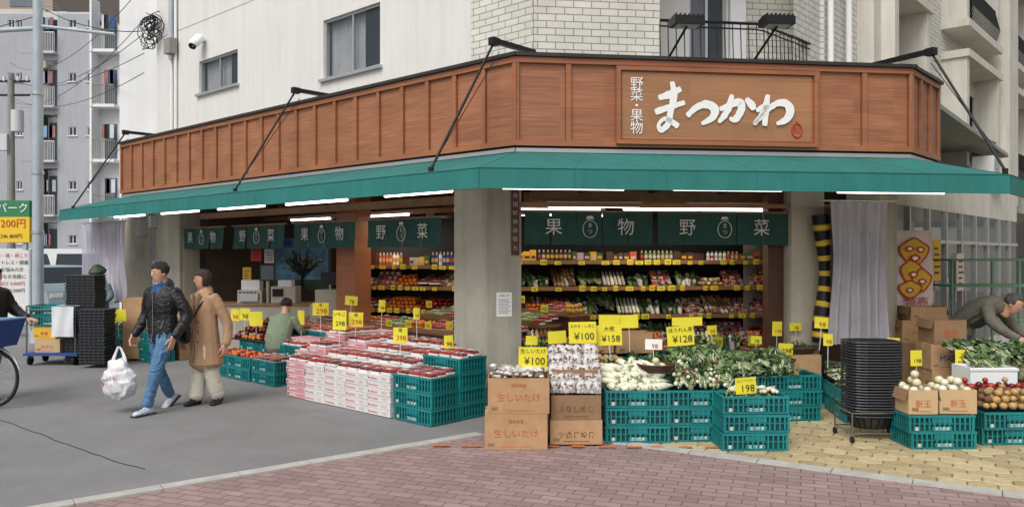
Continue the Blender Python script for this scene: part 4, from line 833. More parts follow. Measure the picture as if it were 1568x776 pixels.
# ---- street side goods (strawberries) ----
b=Bd('strawberry_box_stack',FL)
def sbox(x0,x1,y0,y1,z,n,mat,hh=.075):
    for i in range(n):
        z0=z+i*hh; j=R.uniform(-.009,.009); k_=R.uniform(-.006,.006); b.box(x0+.003+j,x1-.003+j,y0+.003+k_,y1-.003+k_,z0,z0+hh-.006,mat); b.box(x0-.001+j,x1+.001+j,y0-.001+k_,y1+.001+k_,z0+hh-.02,z0+hh-.014,'white_box')
        ink='pale_red_ink' if mat!='pink_box' else 'white_box'
        b.box(x0+.06+j,x1-.22+j,y0-.0005+k_,y0+.003+k_,z0+.02,z0+.036,ink); b.text('いちご',(x1-.1+j,y0-.002+k_,z0+.03),.034,'red_ink')
        b.ball((x0+.035+j,y0+k_,z0+.03),.012,'red_ink',(1,.2,1))
        for q in (-1,1): b.box(x1-.004+j,x1+.0+j,(y0+y1)/2+q*.07-.03,(y0+y1)/2+q*.07+.03,z0+.02,z0+.04,'pale_red_ink')
xs=[-2.95,-2.54,-2.13,-1.72,-1.31,-.9]
for r in range(4):
    y0=-1.05+r*.3
    for i in range(5):
        n=6+r*1 + (1 if i==0 and r>0 else 0)+(1 if (i,r) in ((1,2),(0,2)) else 0); mat='pink_box' if (i<1 or (i==1 and r>1)) else 'white_box'
        sbox(xs[i],xs[i+1],y0,y0+.3,.01,n,mat); packs(b,xs[i]+.01,xs[i+1]-.01,y0+.01,y0+.29,.01+n*.075-.01,.01)
b.end()
b=Bd('pink_box_stack',FL)
sbox(-3.3,-2.97,-.7,-.4,.01,7,'pink_box'); sbox(-3.3,-2.97,-.4,-.1,.01,8,'pink_box'); sbox(-2.9,-2.5,.15,.4,.01,10,'pink_box'); packs(b,-3.3,-2.97,-.7,-.4,.53,0); packs(b,-3.3,-2.97,-.4,-.1,.6,0); sbox(-4.2,-3.5,-.2,.1,.3,4,'pink_box'); b.end()
for r,n in ((-.85,3),(-.42,3)): stack(FL,-.55,r,n,.01,0)
crate(FL,-.55,-.42,.505,0)
b=Bd('fruit_pack_display',FL); packs(b,-.84,-.27,-1.02,-.66,.47,.03); packs(b,-.84,-.27,-.6,-.25,.64,.03); b.end()
for i in range(3):
    for n in range(2): crate(FL,-3.95-i*.62,-.6,.01+n*.165)
    for n in range(3): crate(FL,-3.8-i*.62,-.15,.01+n*.165)
    for n in range(4): crate(FL,-3.8-i*.62,.3,.01+n*.165)
b=Bd('fruit_display',FL)
packs(b,-4.25,-3.65,-.78,-.42,.3,.02); balls(b,-5.4,-4.3,-.78,-.42,.3,.04,['orange_fruit','tomato','red_dark'],1)
packs(b,-4.4,-3.5,-.33,.03,.48,.05); packs(b,-5.3,-3.5,.12,.5,.64,.05,('orange_fruit','red_fruit','tomato'))
for i in range(5):
    for j in range(3):
        x=-5.45+i*.22; v=-.3+j*.17; z=.5+j*.1; b.box(x-.1,x+.1,v-.08,v+.08,z-.02,z,'black_metal'); balls(b,x-.09,x+.09,v-.08,v+.08,z,.033,['orange_fruit','orange_fruit','red_dark'] if j!=1 else ['red_dark','tomato'],2)
b.end()
b=Bd('fruit_table',FL)
for y0,z,xa,xb2 in ((.75,.72,-5.4,-.7),(1.25,.86,-3.0,-.7),(1.75,.98,-2.9,-.6)):
    b.box(xa,xb2,y0,y0+.45,.055,z-.03,'wood_dark'); b.box(xa,xb2,y0-.02,y0+.46,z-.028,z,'wood_shelf'); b.box(xa,xb2,y0-.03,y0-.021,z-.01,z+.05,'wood_shelf')
    x=xa
    while x<xb2-.2:
        kk=R.choice(['p','p','o','t','r','g','n']); w=min(.42,xb2-x)
        if kk=='p': packs(b,x,x+w-.02,y0+.02,y0+.43,z,.08,r=.022)
        elif kk=='o': balls(b,x,x+w-.02,y0+.02,y0+.43,z,.036,['orange_fruit'],2)
        elif kk=='t': packs(b,x,x+w-.02,y0+.02,y0+.43,z,.08,('tomato','red_fruit'),r=.026)
        elif kk=='g': packs(b,x,x+w-.02,y0+.02,y0+.43,z,.08,('leaf_b','leaf_d'),r=.026)
        elif kk=='n': balls(b,x,x+w-.02,y0+.02,y0+.43,z,.04,['onion','yellow_fruit'],2)
        else: balls(b,x,x+w-.02,y0+.02,y0+.43,z,.04,['red_dark','red_fruit'],2)
        if R.random()<.7: tag(b,x+w/2,y0-.032,z+R.uniform(.0,.15),.13,.1)
        x+=w
b.end()
for i in range(3):
    for n in range(3): crate(FL,-7.5-i*.62,-.72,.01+n*.165)
b=Bd('vegetable_display',FL); greens(b,-9.0,-7.3,-.9,-.5,.5,.12,600,.1,.05,['leaf_a','leaf_d','leaf_b']); balls(b,-9.0,-8.4,-.88,-.6,.5,.05,['daikon','leaf_d'],2); balls(b,-8.2,-7.3,-.3,.1,.5,.04,['orange_fruit','onion'],2); b.box(-9,-7.2,-.4,.1,.01,.5,'card_dark'); b.end()
def psign(px,py,w,h,Yd,a='¥',n='100',col='yellow_card',stick=.25):
    b=Bd('price_sign'); X=(px-784)/FP*Yd; z=CH-(py-388)/FP*Yd; sw=w/FP*Yd; sh=h/FP*Yd
    b.F=Matrix.Translation((X,Yd,z))@Matrix.Rotation(R.uniform(-.2,.2),4,'Z')@Matrix.Rotation(R.uniform(-.07,.07),4,'Y')
    nn=4
    for i in range(nn):
        x0=-sw/2+sw*i/nn; x1=x0+sw/nn; c0=.006*math.cos((i/nn-.5)*3.1); c1=.006*math.cos(((i+1)/nn-.5)*3.1)
        b.quad([(x0,-c0,-sh/2),(x1,-c1,-sh/2),(x1,-c1,sh/2),(x0,-c0,sh/2)],col)
    if n:
        k=min(sh*.62,sw/(.62*len(n)+.3)); b.text(n,(sw*.06,-.009,-sh*.18),k,R.choice(['red_ink','black_ink']) if '¥' not in n else 'black_ink')
        if a: b.text(a,(0,-.009,sh*.3),min(sh*.27,sw*.9/len(a)),'black_ink')
    b.rod((0,.004,-sh/2-stick),(0,.004,sh/2),.004,'white_paint',5); b.end()
for q in ((816,547,44,32,7.5,'生しいたけ','¥100'),(892,509,42,33,7.9,'えのき・しめじ','¥100'),(933,513,38,31,7.95,'大根','¥158'),(933,490,32,16,8.3,'',''),(963,492,28,20,8.3,'',''),(1042,514,42,30,7.95,'ほうれん草','¥128'),(1001,527,26,16,7.7,'','98','sign_white'),(1142,590,33,25,7.25,'カリフラワー','198'),(1052,492,46,13,8.4,'',''),(853,516,28,19,8.4,'',''),(814,521,18,14,8.4,'',''),
  (520,490,22,30,10.0,'いちご','298'),(545,489,22,22,10.1,'苺','398'),(613,513,22,24,9.3,'苺','398'),(392,488,20,22,12.0,'',''),(375,481,16,18,12.2,'','98'),(360,482,14,18,12.3,'','98'),(180,483,26,18,13.0,'',''),(668,582,22,20,8.6,'苺','580'),(491,473,24,19,11.2,'苺','298'),(687,523,14,20,9.0,'','98'),(461,486,10,22,11.6,'',''),(538,460,20,14,11.2,'','78'),(638,480,10,18,9.8,'','98'),(585,468,10,18,10.5,'','98'),
  (1403,548,18,24,8.6,'','198'),(1203,534,22,17,9.1,'','298'),(1258,494,20,17,8.9,'','98'),(1190,503,16,22,9.3,'','198'),(1470,550,14,30,8.6,'','98'),(1368,521,20,8,8.6,'',''),(1218,500,18,12,9.4,'','78'),(1268,520,14,18,8.8,'','98'),(1158,520,16,12,9.2,'','98'),(1090,505,16,14,8.9,'','98'),(870,540,14,12,8.3,'','98')):
    psign(q[0],q[1],q[2],q[3],q[4],q[5],q[6],q[7] if len(q)>7 else 'yellow_card')
# ================= LEFT STREET FURNITURE =================
b=Bd('hand_truck'); X,Y=G(78,560)
b.box(X-.45,X+.42,Y,Y+.6,.16,.2,'blue'); 
for sx in (-.38,.34):
    for sy in (.08,.5): b.rod((X+sx-.015,Y+sy,.08),(X+sx+.015,Y+sy,.08),.075,'rubber',14); b.box(X+sx-.03,X+sx+.03,Y+sy-.02,Y+sy+.02,.1,.16,'chrome')
b.path([(X-.42,Y+.05,.2),(X-.42,Y+.05,.95),(X-.42,Y+.55,.95),(X-.42,Y+.55,.2)],.014,'chrome'); b.path([(X-.42,Y+.02,.9),(X+.38,Y+.02,.9)],.01,'chrome'); b.rod((X+.38,Y+.02,.2),(X+.38,Y+.02,.95),.012,'chrome')
b.end()
carton('cardboard_box',W,X-.32,X+.08,Y+.1,Y+.5,.205,.42,'みかん','red_ink',mat='tape'); carton('cardboard_box',W,X-.36,X-.0,Y+.12,Y+.5,.422,.62,'青果','red_ink',mat='flag_yel')
crate(W,X-.1,Y+.3,.63); crate(W,X-.1,Y+.3,.8); b=Bd('towel'); 
vs=[];q=[]
for j in range(9):
    for i in range(9): vs.append((X+.02+i*.045,Y-.02+.015*math.sin(i*1.3+j*.3)-.01*j*.2,.95-j*.06))
for j in range(8):
    for i in range(8): q.append((j*9+i,j*9+i+1,(j+1)*9+i+1,(j+1)*9+i))
b.add(vs,q,'laundry_w',True); b.box(X+.0,X+.4,Y+.1,Y+.4,.955,.96,'laundry_w'); b.end()
def trays(px,pyb,pyt,Yd,w,name='tray_stack'):
    b=Bd(name); X=(px-784)/FP*Yd; z0=max(.01,CH-(pyb-388)/FP*Yd); z1=CH-(pyt-388)/FP*Yd; z=z0; 
    while z<z1:
        j=R.uniform(-.01,.01); b.box(X-w/2+j,X+w/2+j,Yd,Yd+.38,z+.03,z+.045,'basket'); b.box(X-w/2+.015+j,X+w/2-.015+j,Yd+.015,Yd+.365,z,z+.03,'black_metal')
        for i in range(6): xx=X-w/2+.03+i*(w-.06)/5; b.box(xx-.008+j,xx+.008+j,Yd+.005,Yd+.015,z,z+.03,'basket')
        z+=.048
    b.end()
trays(122,560,423,12.8,.5); trays(140,558,477,12.4,.42); trays(100,520,470,13.2,.4)
carton('cardboard_box',W,-6.5,-6.1,13.2,13.6,.05,1.05,None,mat='card_top')
b=Bd('light_pole'); X=(58-784)/FP*16; b.rod((X,16,0),(X,16,11),.11,'pole',14,.085); b.rod((X,16,0),(X,16,.25),.16,'pole',14,.13)
for z in (2.2,3.4,5.0): b.rod((X,16,z),(X,16,z+.06),.118,'alu',14)
b.rod((X,16,6.4),(X+1.6,15.9,6.2),.035,'pole'); b.rod((X-2.5,16,6.2),(X,16,6.35),.05,'pole'); b.end()
b=Bd('utility_pole'); X=(17-784)/FP*34; b.rod((X,34,0),(X,34,9.5),.18,'concrete_pole',12,.13)
for z in (9.2,8.6): b.rod((X-.8,34,z),(X+.8,34,z),.05,'black_metal')
for dx in (-.7,-.3,.3,.7): b.rod((X+dx,34,9.2),(X+dx,34,9.4),.06,'white_paint')
b.rod((X+.4,33.8,7),(X+.4,33.8,7.9),.25,'light_gray_wall',12); b.box(X-.5,X+.0,33.7,34,6.2,6.9,'light_gray_wall'); b.end()
b=Bd('overhead_wires')
def sag(p,q,d,r=.012):
    pts=[]
    for i in range(13):
        t=i/12; a=lerp(p,q,t); pts.append((a[0],a[1],a[2]-4*d*t*(1-t)))
    b.path(pts,r,'black_metal',4)
xa,ya=wp(FL,hit(FL,VW,235)[0],VW)[:2]
for i,(z0,z1) in enumerate(((9.3,5.9),(8.6,5.5),(9.4,6.3),(8.4,6.6),(10,7.3))): sag((-21.6,34,z0),(xa-.1,ya-.2,z1),.5+.1*i,.008)
for z in (7.2,6.6): sag((-9.6,16,z),(-30,30,z+3),.6,.009)
sag((-9.6,16,6.8),(xa,ya-.1,6.4),.2,.01)
b.end()
b=Bd('cable_coil',FL)
for i in range(16):
    p=at(FL,.5,232+R.uniform(-8,8),45+R.uniform(-10,10)); rr=R.uniform(.15,.42); rz=R.uniform(.6,1.2); a0=R.uniform(0,6)
    b.path([(p[0]+rr*.7*math.cos(t*math.pi/8+a0),.5+.08*math.sin(t+a0),p[2]+rr*rz*math.sin(t*math.pi/8+a0)) for t in range(15)],.009,'black_metal',5)
p=at(FL,.55,262,45); b.rod((p[0],.55,p[2]-.6),(p[0],.55,p[2]+1),.05,'pole'); b.box(p[0]-.1,p[0]+.15,.45,.6,p[2]-.5,p[2]-.2,'concrete_pole'); b.end()
b=Bd('wall_lamp',FL); p=at(FL,.5,302,66); b.loft([(p[0],.55,p[2]+.1,.1,.09),(p[0]+.02,.45,p[2]-.0,.11,.09),(p[0]+.03,.4,p[2]-.05,.09,.08)],'white_wall2',12,.05); b.rod((p[0]+.04,.38,p[2]-.1),(p[0]+.03,.4,p[2]-.07),.07,'black_metal',12); b.rod((p[0],.4,p[2]+.05),(p[0],.66,p[2]+.05),.03,'alu'); b.end()
b=Bd('parking_sign'); Yd=20; x0,x1=(-30-784)/FP*Yd,(45-784)/FP*Yd; zt=CH+(388-307)/FP*Yd; zm=CH+(388-332)/FP*Yd; zb=CH+(388-371)/FP*Yd
b.box(x0,x1,Yd,Yd+.15,zm,zt,'green_sign'); b.box(x0,x1,Yd,Yd+.15,zb,zm-.002,'yellow_sign'); b.box(x0+.1,x0+.38,Yd-.01,Yd,zm+.05,zt-.05,'sign_white'); b.text('パーク',(x1-.42,Yd-.012,(zm+zt)/2),.27,'sign_white'); b.text('200円',(x1-.4,Yd-.012,zm-.18),.26,'red_ink'); b.text('24h 800円',(x1-.45,Yd-.012,zb+.15),.13,'black_ink')
b.box(x0+.1,x0+.2,Yd+.04,Yd+.12,0,zb,'pole'); b.box(x1-.2,x1-.1,Yd+.04,Yd+.12,0,zb,'pole'); b.end()
b=Bd('massage_sign'); Yd=17; x0,x1=(-8-784)/FP*Yd,(46-784)/FP*Yd; zt=CH+(388-383)/FP*Yd; zb=.35
b.box(x0,x1,Yd,Yd+.08,zb,zt,'white_box'); 
for i,(t,m) in enumerate((('腰・痛・肩こり','red_ink'),('ストレス・頭痛','black_ink'),('お悩みの方','black_ink'),('でもお気軽に','black_ink'),('60分 4,000円','red_ink'),('30分 2,000円','black_ink'))): b.text(t,((x0+x1)/2,Yd-.01,zt-.12-i*.15),.1,m)
b.box(x0-.02,x0+.02,Yd-.02,Yd+.1,0,zt+.02,'pole'); b.box(x1-.02,x1+.02,Yd-.02,Yd+.1,0,zt+.02,'pole'); b.end()
def car(name,M,paint,L=4.2,Wd=1.7,Hh=1.45,van=False):
    b=Bd(name,M); h=Hh; w=Wd/2
    low=[(-L/2,.35),(-L/2,.75),(-L/2+.12,.88),(L/2-1.0 if not van else L/2-.5,.92),(L/2-.1,.78),(L/2,.6),(L/2,.35)]
    cab=[(-L/2+.1,.88),(-L/2+.35,h-.05),(-L/2+.6,h),(L/2-1.7 if not van else L/2-1.1,h),(L/2-.95 if not van else L/2-.4,.92)]
    def ext(prof,w0,w1f,mat):
        n=len(prof); vs=[(x,-w0*w1f(z),z) for x,z in prof]+[(x,w0*w1f(z),z) for x,z in prof]
        b.add(vs,[tuple(range(n)),tuple(range(2*n-1,n-1,-1))]+[(i,n+i,n+(i+1)%n,(i+1)%n) for i in range(n)],mat)
    ext(low,w,lambda z:1,paint); tf=lambda z:.97-.18*max(0,(z-.88))/(h-.88)
    ext(cab,w,tf,paint)
    def side(x0,x1,z0,z1):
        for s in (-1,1): b.quad([(x0,s*(w*tf(z0)+.004),z0),(x1,s*(w*tf(z0)+.004),z0),(x1-.18,s*(w*tf(z1)+.004),z1),(x0+.05,s*(w*tf(z1)+.004),z1)],'car_glass')
    e=cab[4][0]; zw=.93 if not van else 1.2; side(-L/2+.5,-.1,zw,h-.18); side(-.02,e-.35,zw,h-.18)
    a,c=cab[3],cab[4]
    def fw(a,c,o):
        b.quad([(a[0]*.9+c[0]*.1+o,-w*.72,a[1]*.9+c[1]*.1+.01),(a[0]*.9+c[0]*.1+o,w*.72,a[1]*.9+c[1]*.1+.01),(a[0]*.1+c[0]*.9+o,w*.85,a[1]*.1+c[1]*.9+.01),(a[0]*.1+c[0]*.9+o,-w*.85,a[1]*.1+c[1]*.9+.01)],'car_glass')
    fw(a,c,.012); fw(cab[1],(cab[0][0],1.15) if van else cab[0],-.012)
    for sx in (-L/2+.75,L/2-.8):
        for s in (-1,1): b.rod((sx,s*w*.82,.31),(sx,s*(w+.005),.31),.31,'rubber',18); b.rod((sx,s*(w),.31),(sx,s*(w+.012),.31),.19,'chrome',12)
    for s in (-1,1): b.box(L/2-.03,L/2+.01,s*w*.75-.15,s*w*.75+.15,.62,.74,'sign_white'); b.box(-L/2-.01,-L/2+.03,s*w*.8-.08,s*w*.8+.08,.62,.82,'red_ink')
    b.box(L/2,L/2+.02,-.3,.3,.4,.55,'dark'); b.end()
car('parked_van',Matrix.Translation(((92-784)/FP*29,29,0))@Matrix.Rotation(math.radians(20),4,'Z'),'car_white',4.6,1.8,1.97,True)
car('parked_car',Matrix.Translation(((80-784)/FP*23,23,0))@Matrix.Rotation(math.radians(-40),4,'Z'),'car_silver')
apt=empty('apartment_building')
b=Bd('apartment_walls',fr(-36,41,1,.0)); S=lambda px,v=0: (px-784)/FP*(41+v)+36
zf=[1.0+2.8*i for i in range(6)]
ops=[];rec=[]
for z in zf[:5]:
    rec.append([S(58),S(88),z+.0,z+2.4]); 
    for a,c in ((-60,-35),(12,22),(25,34),(105,117),(133,146)): ops.append([S(a),S(c),z+1.3,z+1.75 if a>0 else z+2.1])
wall(b,0,S(152),0,0,14.2,ops+rec,'gray_wall',.1); 
for o in ops: window(b,o[0],o[1],o[2],o[3],0,2,'white_paint',None,True)
for o in rec:
    b.box(o[0],o[1],.9,.95,o[2],o[3],'light_gray_wall'); b.box(o[0]+.1,o[1]-.1,.85,.9,o[2]+.1,o[3]-.3,'apt_glass'); b.box(o[0],o[1],-.35,.1,o[2]-.1,o[2],'light_gray_wall')
    n=12
    for i in range(n+1): x=o[0]+(o[1]-o[0])*i/n; b.rod((x,-.3,o[2]),(x,-.3,o[2]+.95),.015,'white_paint',4)
    b.rod((o[0],-.3,o[2]+.97),(o[1],-.3,o[2]+.97),.03,'white_paint',6)
    for i in range(4): x=o[0]+.1+R.random()*.7; b.box(x,x+.18,-.1,-.06,o[2]+1.2,o[2]+1.8,R.choice(['laundry','laundry_w','sky_blue','gray_wall']))
x0=S(152); x1=S(186)
b.box(x0,x1+3,.0-.02,6,0,13.6,'white_wall2')
for z in zf[:5]:
    b.box(x0+.3,x1-.2,-.03,-.021,z+.1,z+1.9,'apt_glass'); b.box(x0,x1,-.8,-.02,z-.15,z,'white_wall2'); b.box(x0-.05,x0+.05,-.85,-.021,z-.15,z+2.6,'white_wall2')
    for i in range(12): x=x0+.1+(x1-x0-.1)*i/11; b.rod((x,-.75,z),(x,-.75,z+.95),.012,'concrete_pole',4)
    b.rod((x0,-.75,z+.97),(x1,-.75,z+.97),.025,'concrete_pole',6); 
    for i in range(3): x=x0+.2+R.random()*.7; b.box(x,x+.2,-.5,-.46,z+1.1,z+1.8,R.choice(['laundry','laundry_w','black_metal','blue']))
b.box(0,S(152),.01,8,13.9,14.3,'light_gray_wall'); 
for z in zf[1:5]: b.box(S(30),S(57),-.003,0,z-.05,z-.02,'concrete_pole')
b.quad([(0,0,0),(0,8,0),(0,8,14.2),(0,0,14.2)],'gray_wall'); b.end(apt)
b=Bd('background_building'); b.box(-46,-30.2,52,62,0,22,'far_brown')
for z in range(3,21,3):
    for x in range(-45,-31,3): b.box(x,x+1.8,51.95,52,z,z+1.4,'apt_glass'); 
    b.box(-46,-30.2,51.2,52,z-1.2,z-.4,'far_beige')
b.end()
b=Bd('background_building'); b.box(-30,-15,62,75,0,16,'light_gray_wall')
for z in range(3,15,3):
    for x in range(-29,-16,3): b.box(x,x+1.6,61.95,62,z,z+1.4,'apt_glass')
b.end()
b=Bd('background_building'); b.box(22,50,30,60,0,15,'far_beige')
for z in range(3,14,3):
    for x in range(23,48,3): b.box(x,x+1.8,29.95,30,z,z+1.4,'apt_glass')
b.end()
b=Bd('background_building'); b.box(-80,-42,30,50,0,14,'far_beige'); b.end()
# ================= PEOPLE =================
def person(name,X,Y,yaw,ch,post,vox=.009,amp=.006):
    t=Bd('tmp')
    for c in ch: t.loft(c[1],c[0],14,.02,c[2] if len(c)>2 else None)
    me=t.end(mesh_only=True); o=bpy.data.objects.new('tmp',me); COL.objects.link(o)
    md=o.modifiers.new('r','REMESH'); md.mode='VOXEL'; md.voxel_size=vox; sm=o.modifiers.new('s','SMOOTH'); sm.factor=.5; sm.iterations=5
    bpy.context.view_layer.update(); m2=bpy.data.meshes.new_from_object(o.evaluated_get(bpy.context.evaluated_depsgraph_get()))
    kd=kdtree.KDTree(len(me.polygons))
    for i,p in enumerate(me.polygons): kd.insert(p.center,i)
    kd.balance()
    b=Bd(name,Matrix.Translation((X,Y,0))@Matrix.Rotation(yaw,4,'Z'))
    vm={}; fm=[]
    for p in m2.polygons:
        mi=t.mi[kd.find(p.center)[1]]; fm.append(mi)
        for v in p.vertices: vm[v]=t.ms[mi]
    for v in m2.vertices:
        c=v.co; mm=vm.get(v.index,'skin')
        if mm!='skin':
            k_=amp*(1.7 if mm in('jacket','jeans') else 1)
            f=noise.noise(Vector((c.x*6,c.y*6,c.z*19+3*noise.noise(c*5))))
            c=c+v.normal*(k_*(1-2*abs(f))*.9+k_*.5*noise.noise(c*30)-k_*.5)
        b.v.append(tuple(c))
    for p,mi in zip(m2.polygons,fm): b.f.append(tuple(p.vertices)); b.mi.append(b.mid(t.ms[mi])); b.sm.append(True)
    bpy.data.objects.remove(o); post(b); return b.end()
def head_chains(M,skin='skin'):
    return [(skin,[(0,-.03,-.112,.03,.035),(0,-.022,-.09,.048,.06),(0,-.008,-.04,.064,.082),(0,.0,.01,.072,.092),(0,.005,.06,.068,.09),(0,.008,.1,.04,.055),(0,.008,.112,.02,.03)],M),
            (skin,[(0,-.086,.015,.008,.008),(0,-.102,-.02,.011,.012)],M),(skin,[(.07,.01,.015,.01,.018),(.074,.012,-.025,.008,.012)],M),(skin,[(-.07,.01,.015,.01,.018),(-.074,.012,-.025,.008,.012)],M),
            (skin,[(0,.02,-.06,.05,.055),(0,.03,-.16,.05,.052)],M)]
def face(b,M,hair='hair',bob=0,fringe=.055):
    b.T=M
    for s in (-1,1):
        b.ball((s*.029,-.083,.008),.011,'sign_white',(1.2,.6,.5)); b.ball((s*.029,-.0885,.008),.006,'black_ink',(1,.6,1)); b.box(s*.03-.016,s*.03+.016,-.094,-.086,.028,.032,hair)
    b.ball((0,-.092,-.055),.02,'lips',(1,.35,.25))
    n,k=32,24; vs=[];fs=[]
    for i in range(k+1):
        a=math.pi*i/k
        for j in range(n):
            th=2*math.pi*j/n; x,y_,z=math.sin(a)*math.cos(th),math.sin(a)*math.sin(th),math.cos(a)
            rx,ry,rz=.085,.108,.1
            if z<0: rz=.07+bob
            px_,py_,pz=x*rx*(1+bob*.9),y_*ry+.012,.03+z*rz
            if y_<-.25 and pz<fringe+.015*noise.noise(Vector((x*9,0,3))): f=min(1,(-.25-y_)*3); py_=py_*(1-f)+(-.02)*f; px_*=(1-.35*f)
            nn=noise.noise(Vector((x*4,y_*4,z*3)))*.014+noise.noise(Vector((x*14,y_*14,z*4)))*.01
            vs.append((px_*(1+nn*6),py_*(1+nn*6),pz+nn))
    for i in range(k):
        for j in range(n): fs.append((i*n+j,i*n+(j+1)%n,(i+1)*n+(j+1)%n,(i+1)*n+j))
    b.add(vs,fs,hair,True); b.T=None
def hand(b,Wp,d,nrm,side,curl=.6,sk='skin'):
    Wp=Vector(Wp); d=Vector(d).normalized(); nrm=Vector(nrm); nrm=(nrm-d*nrm.dot(d)).normalized(); s=d.cross(nrm)*side
    def seg(pts): b.loft([(p.x,p.y,p.z,r) for p,r in pts],sk,7,.03)
    for k_ in range(4):
        o=s*(-.024+.016*k_); seg([(Wp-d*.03+o*.6,.014),(Wp+d*.04+o,.013),(Wp+d*.085+o*1.15,.0105)])
    for k_,L in enumerate((.062,.074,.08,.07)):
        p=Wp+d*.085+s*(-.0275+.0185*k_); r=.0095; pts=[(p,r)]; a=0
        for q in range(3):
            a+=curl*(.6 if q==0 else 1); p=p+(d*math.cos(a)+nrm*math.sin(a))*L*(.42,.32,.26)[q]; pts.append((p,r*(.95,.88,.75)[q]))
        seg(pts)
    p=Wp+d*.02+s*.03; q1=p+(d*.6+s*.6+nrm*.4)*.035; q2=q1+(d*.85+s*.1+nrm*.5)*.03; q3=q2+(d*.9-s*.1+nrm*.5)*.025; seg([(p,.013),(q1,.0115),(q2,.01),(q3,.0075)])
def HM(x,y_,z,yaw=0,pitch=0,s=1): return Matrix.Translation((x,y_,z))@Matrix.Rotation(yaw,4,'Z')@Matrix.Rotation(pitch,4,'X')@Matrix.Scale(s,4)
def foot(x,y_,z,yaw,mat,pitch=0,L=.26):
    M=Matrix.Translation((x,y_,z))@Matrix.Rotation(yaw,4,'Z')@Matrix.Rotation(pitch,4,'X')
    return [(mat,[(0,.06,-.035,.036,.042),(0,0,-.035,.04,.045),(0,-.09,-.045,.045,.032),(0,-L*.62,-.052,.038,.022)],M)]
def sole(b,x,y_,z,yaw,pitch=0,L=.26,mat='basket'):
    b.T=Matrix.Translation((x,y_,z))@Matrix.Rotation(yaw,4,'Z')@Matrix.Rotation(pitch,4,'X'); b.box(-.042,.042,-L*.68,.1,-.084,-.064,mat)
    for i in range(4): b.box(-.026,.026,-.05-.022*i,-.042-.022*i,-.012-.005*i,-.006-.005*i,mat)
    b.T=None
M=HM(0,-.05,1.575,-.2,.08)
ch=head_chains(M)+[('jacket',[(0,.0,.80,.185,.13),(0,.0,.92,.19,.135),(0,.0,1.08,.185,.13),(0,-.01,1.25,.205,.14),(0,0,1.36,.2,.12),(0,.01,1.42,.13,.09)]),
 ('hood',[(0,.06,1.42,.1,.07),(0,.05,1.47,.085,.075)]),('hood',[(.0,-.07,1.38,.065,.045),(0,-.055,1.45,.07,.05)]),
 ('jacket',[(-.17,.0,1.36,.075,.08),(-.25,.03,1.22,.075,.075),(-.30,.05,1.08,.066,.068),(-.32,-.03,.95,.056,.06),(-.33,-.10,.86,.045,.048)]),
 ('jacket',[(.17,.0,1.36,.075,.08),(.25,.03,1.22,.075,.075),(.30,.06,1.08,.066,.068),(.29,-.02,.96,.056,.06),(.27,-.09,.87,.045,.048)]),
 ('jeans',[(0,.0,.80,.165,.12),(0,.0,.88,.16,.12)]),
 ('jeans',[(-.085,0,.84,.095,.105),(-.09,.02,.65,.085,.09),(-.095,.03,.47,.068,.07),(-.1,.13,.28,.062,.064),(-.1,.2,.14,.058,.062)]),
 ('jeans',[(.085,0,.84,.095,.105),(.09,-.11,.66,.085,.09),(.09,-.19,.48,.068,.07),(.085,-.25,.28,.062,.064),(.08,-.3,.12,.062,.066)])]+foot(-.1,.22,.12,.1,'shoe_w',.5)+foot(.08,-.31,.085,-.05,'shoe_w')
def post(b):
    face(b,M,'hair'); hand(b,(-.335,-.12,.835),(0,-.15,-1),(1,0,0),1,1.0); hand(b,(.265,-.11,.845),(-.05,-.25,-1),(-1,0,0),-1,.5)
    b.rod((0,-.15,.86),(0,-.148,1.34),.005,'chrome',5); sole(b,-.1,.22,.12,.1,.5); sole(b,.08,-.31,.085,-.05)
    for s in (-1,1): b.rod((s*.1,-.135,.95),(s*.13,-.11,1.05),.004,'chrome',4)
person('man_walking',-4.03,9.13,math.radians(-22),ch,post)
b=Bd('plastic_shopping_bag',Matrix.Translation((-4.43,8.92,0))@Matrix.Rotation(-.3,4,'Z'))
b.loft([(0,0,.20,.13,.07),(0,0,.25,.19,.11),(.0,0,.38,.2,.12),(0,0,.5,.16,.1),(0,0,.58,.10,.05)],'bag_white',28,.02,jit=.045)
for s in (-1,1): b.loft([(s*.09,0,.56,.03,.012),(s*.06,0,.66,.02,.008),(s*.01,0,.745,.012,.008)],'bag_white',8,.03,jit=.01)
b.text('まいど',(0,-.155,.42),.08,'pale_red_ink'); b.text('おおきに',(.0,-.155,.33),.06,'pale_red_ink'); b.end()
M=HM(0,-.035,1.49,-.35,.05,.95)
ch=head_chains(M)+[('coat',[(0,.02,.50,.235,.17),(0,.01,.65,.215,.155),(0,.0,.85,.195,.14),(0,0,1.02,.18,.125),(0,-.005,1.18,.18,.125),(0,0,1.28,.17,.11),(0,.01,1.335,.11,.085)]),
 ('coat',[(0,.03,1.33,.085,.07),(0,.03,1.385,.075,.065)]),
 ('coat',[(-.15,.0,1.28,.068,.075),(-.21,.03,1.14,.066,.068),(-.24,.05,1.0,.06,.062),(-.25,-.02,.88,.054,.056),(-.25,-.08,.80,.052,.05)]),
 ('coat',[(.15,.0,1.28,.068,.075),(.22,.05,1.14,.066,.068),(.27,.10,.98,.06,.062),(.29,.09,.84,.055,.056),(.30,.06,.74,.054,.05)]),
 ('cream',[(-.08,0,.7,.09,.1),(-.085,.0,.45,.085,.09),(-.09,-.03,.2,.085,.09),(-.09,-.04,.1,.088,.095)]),
 ('cream',[(.08,0,.7,.09,.1),(.085,.02,.45,.085,.09),(.09,.08,.22,.085,.09),(.09,.12,.12,.085,.09)])]+foot(-.09,-.06,.075,.0,'shoe_b',0,.23)+foot(.09,.12,.08,.35,'shoe_b',.1,.23)
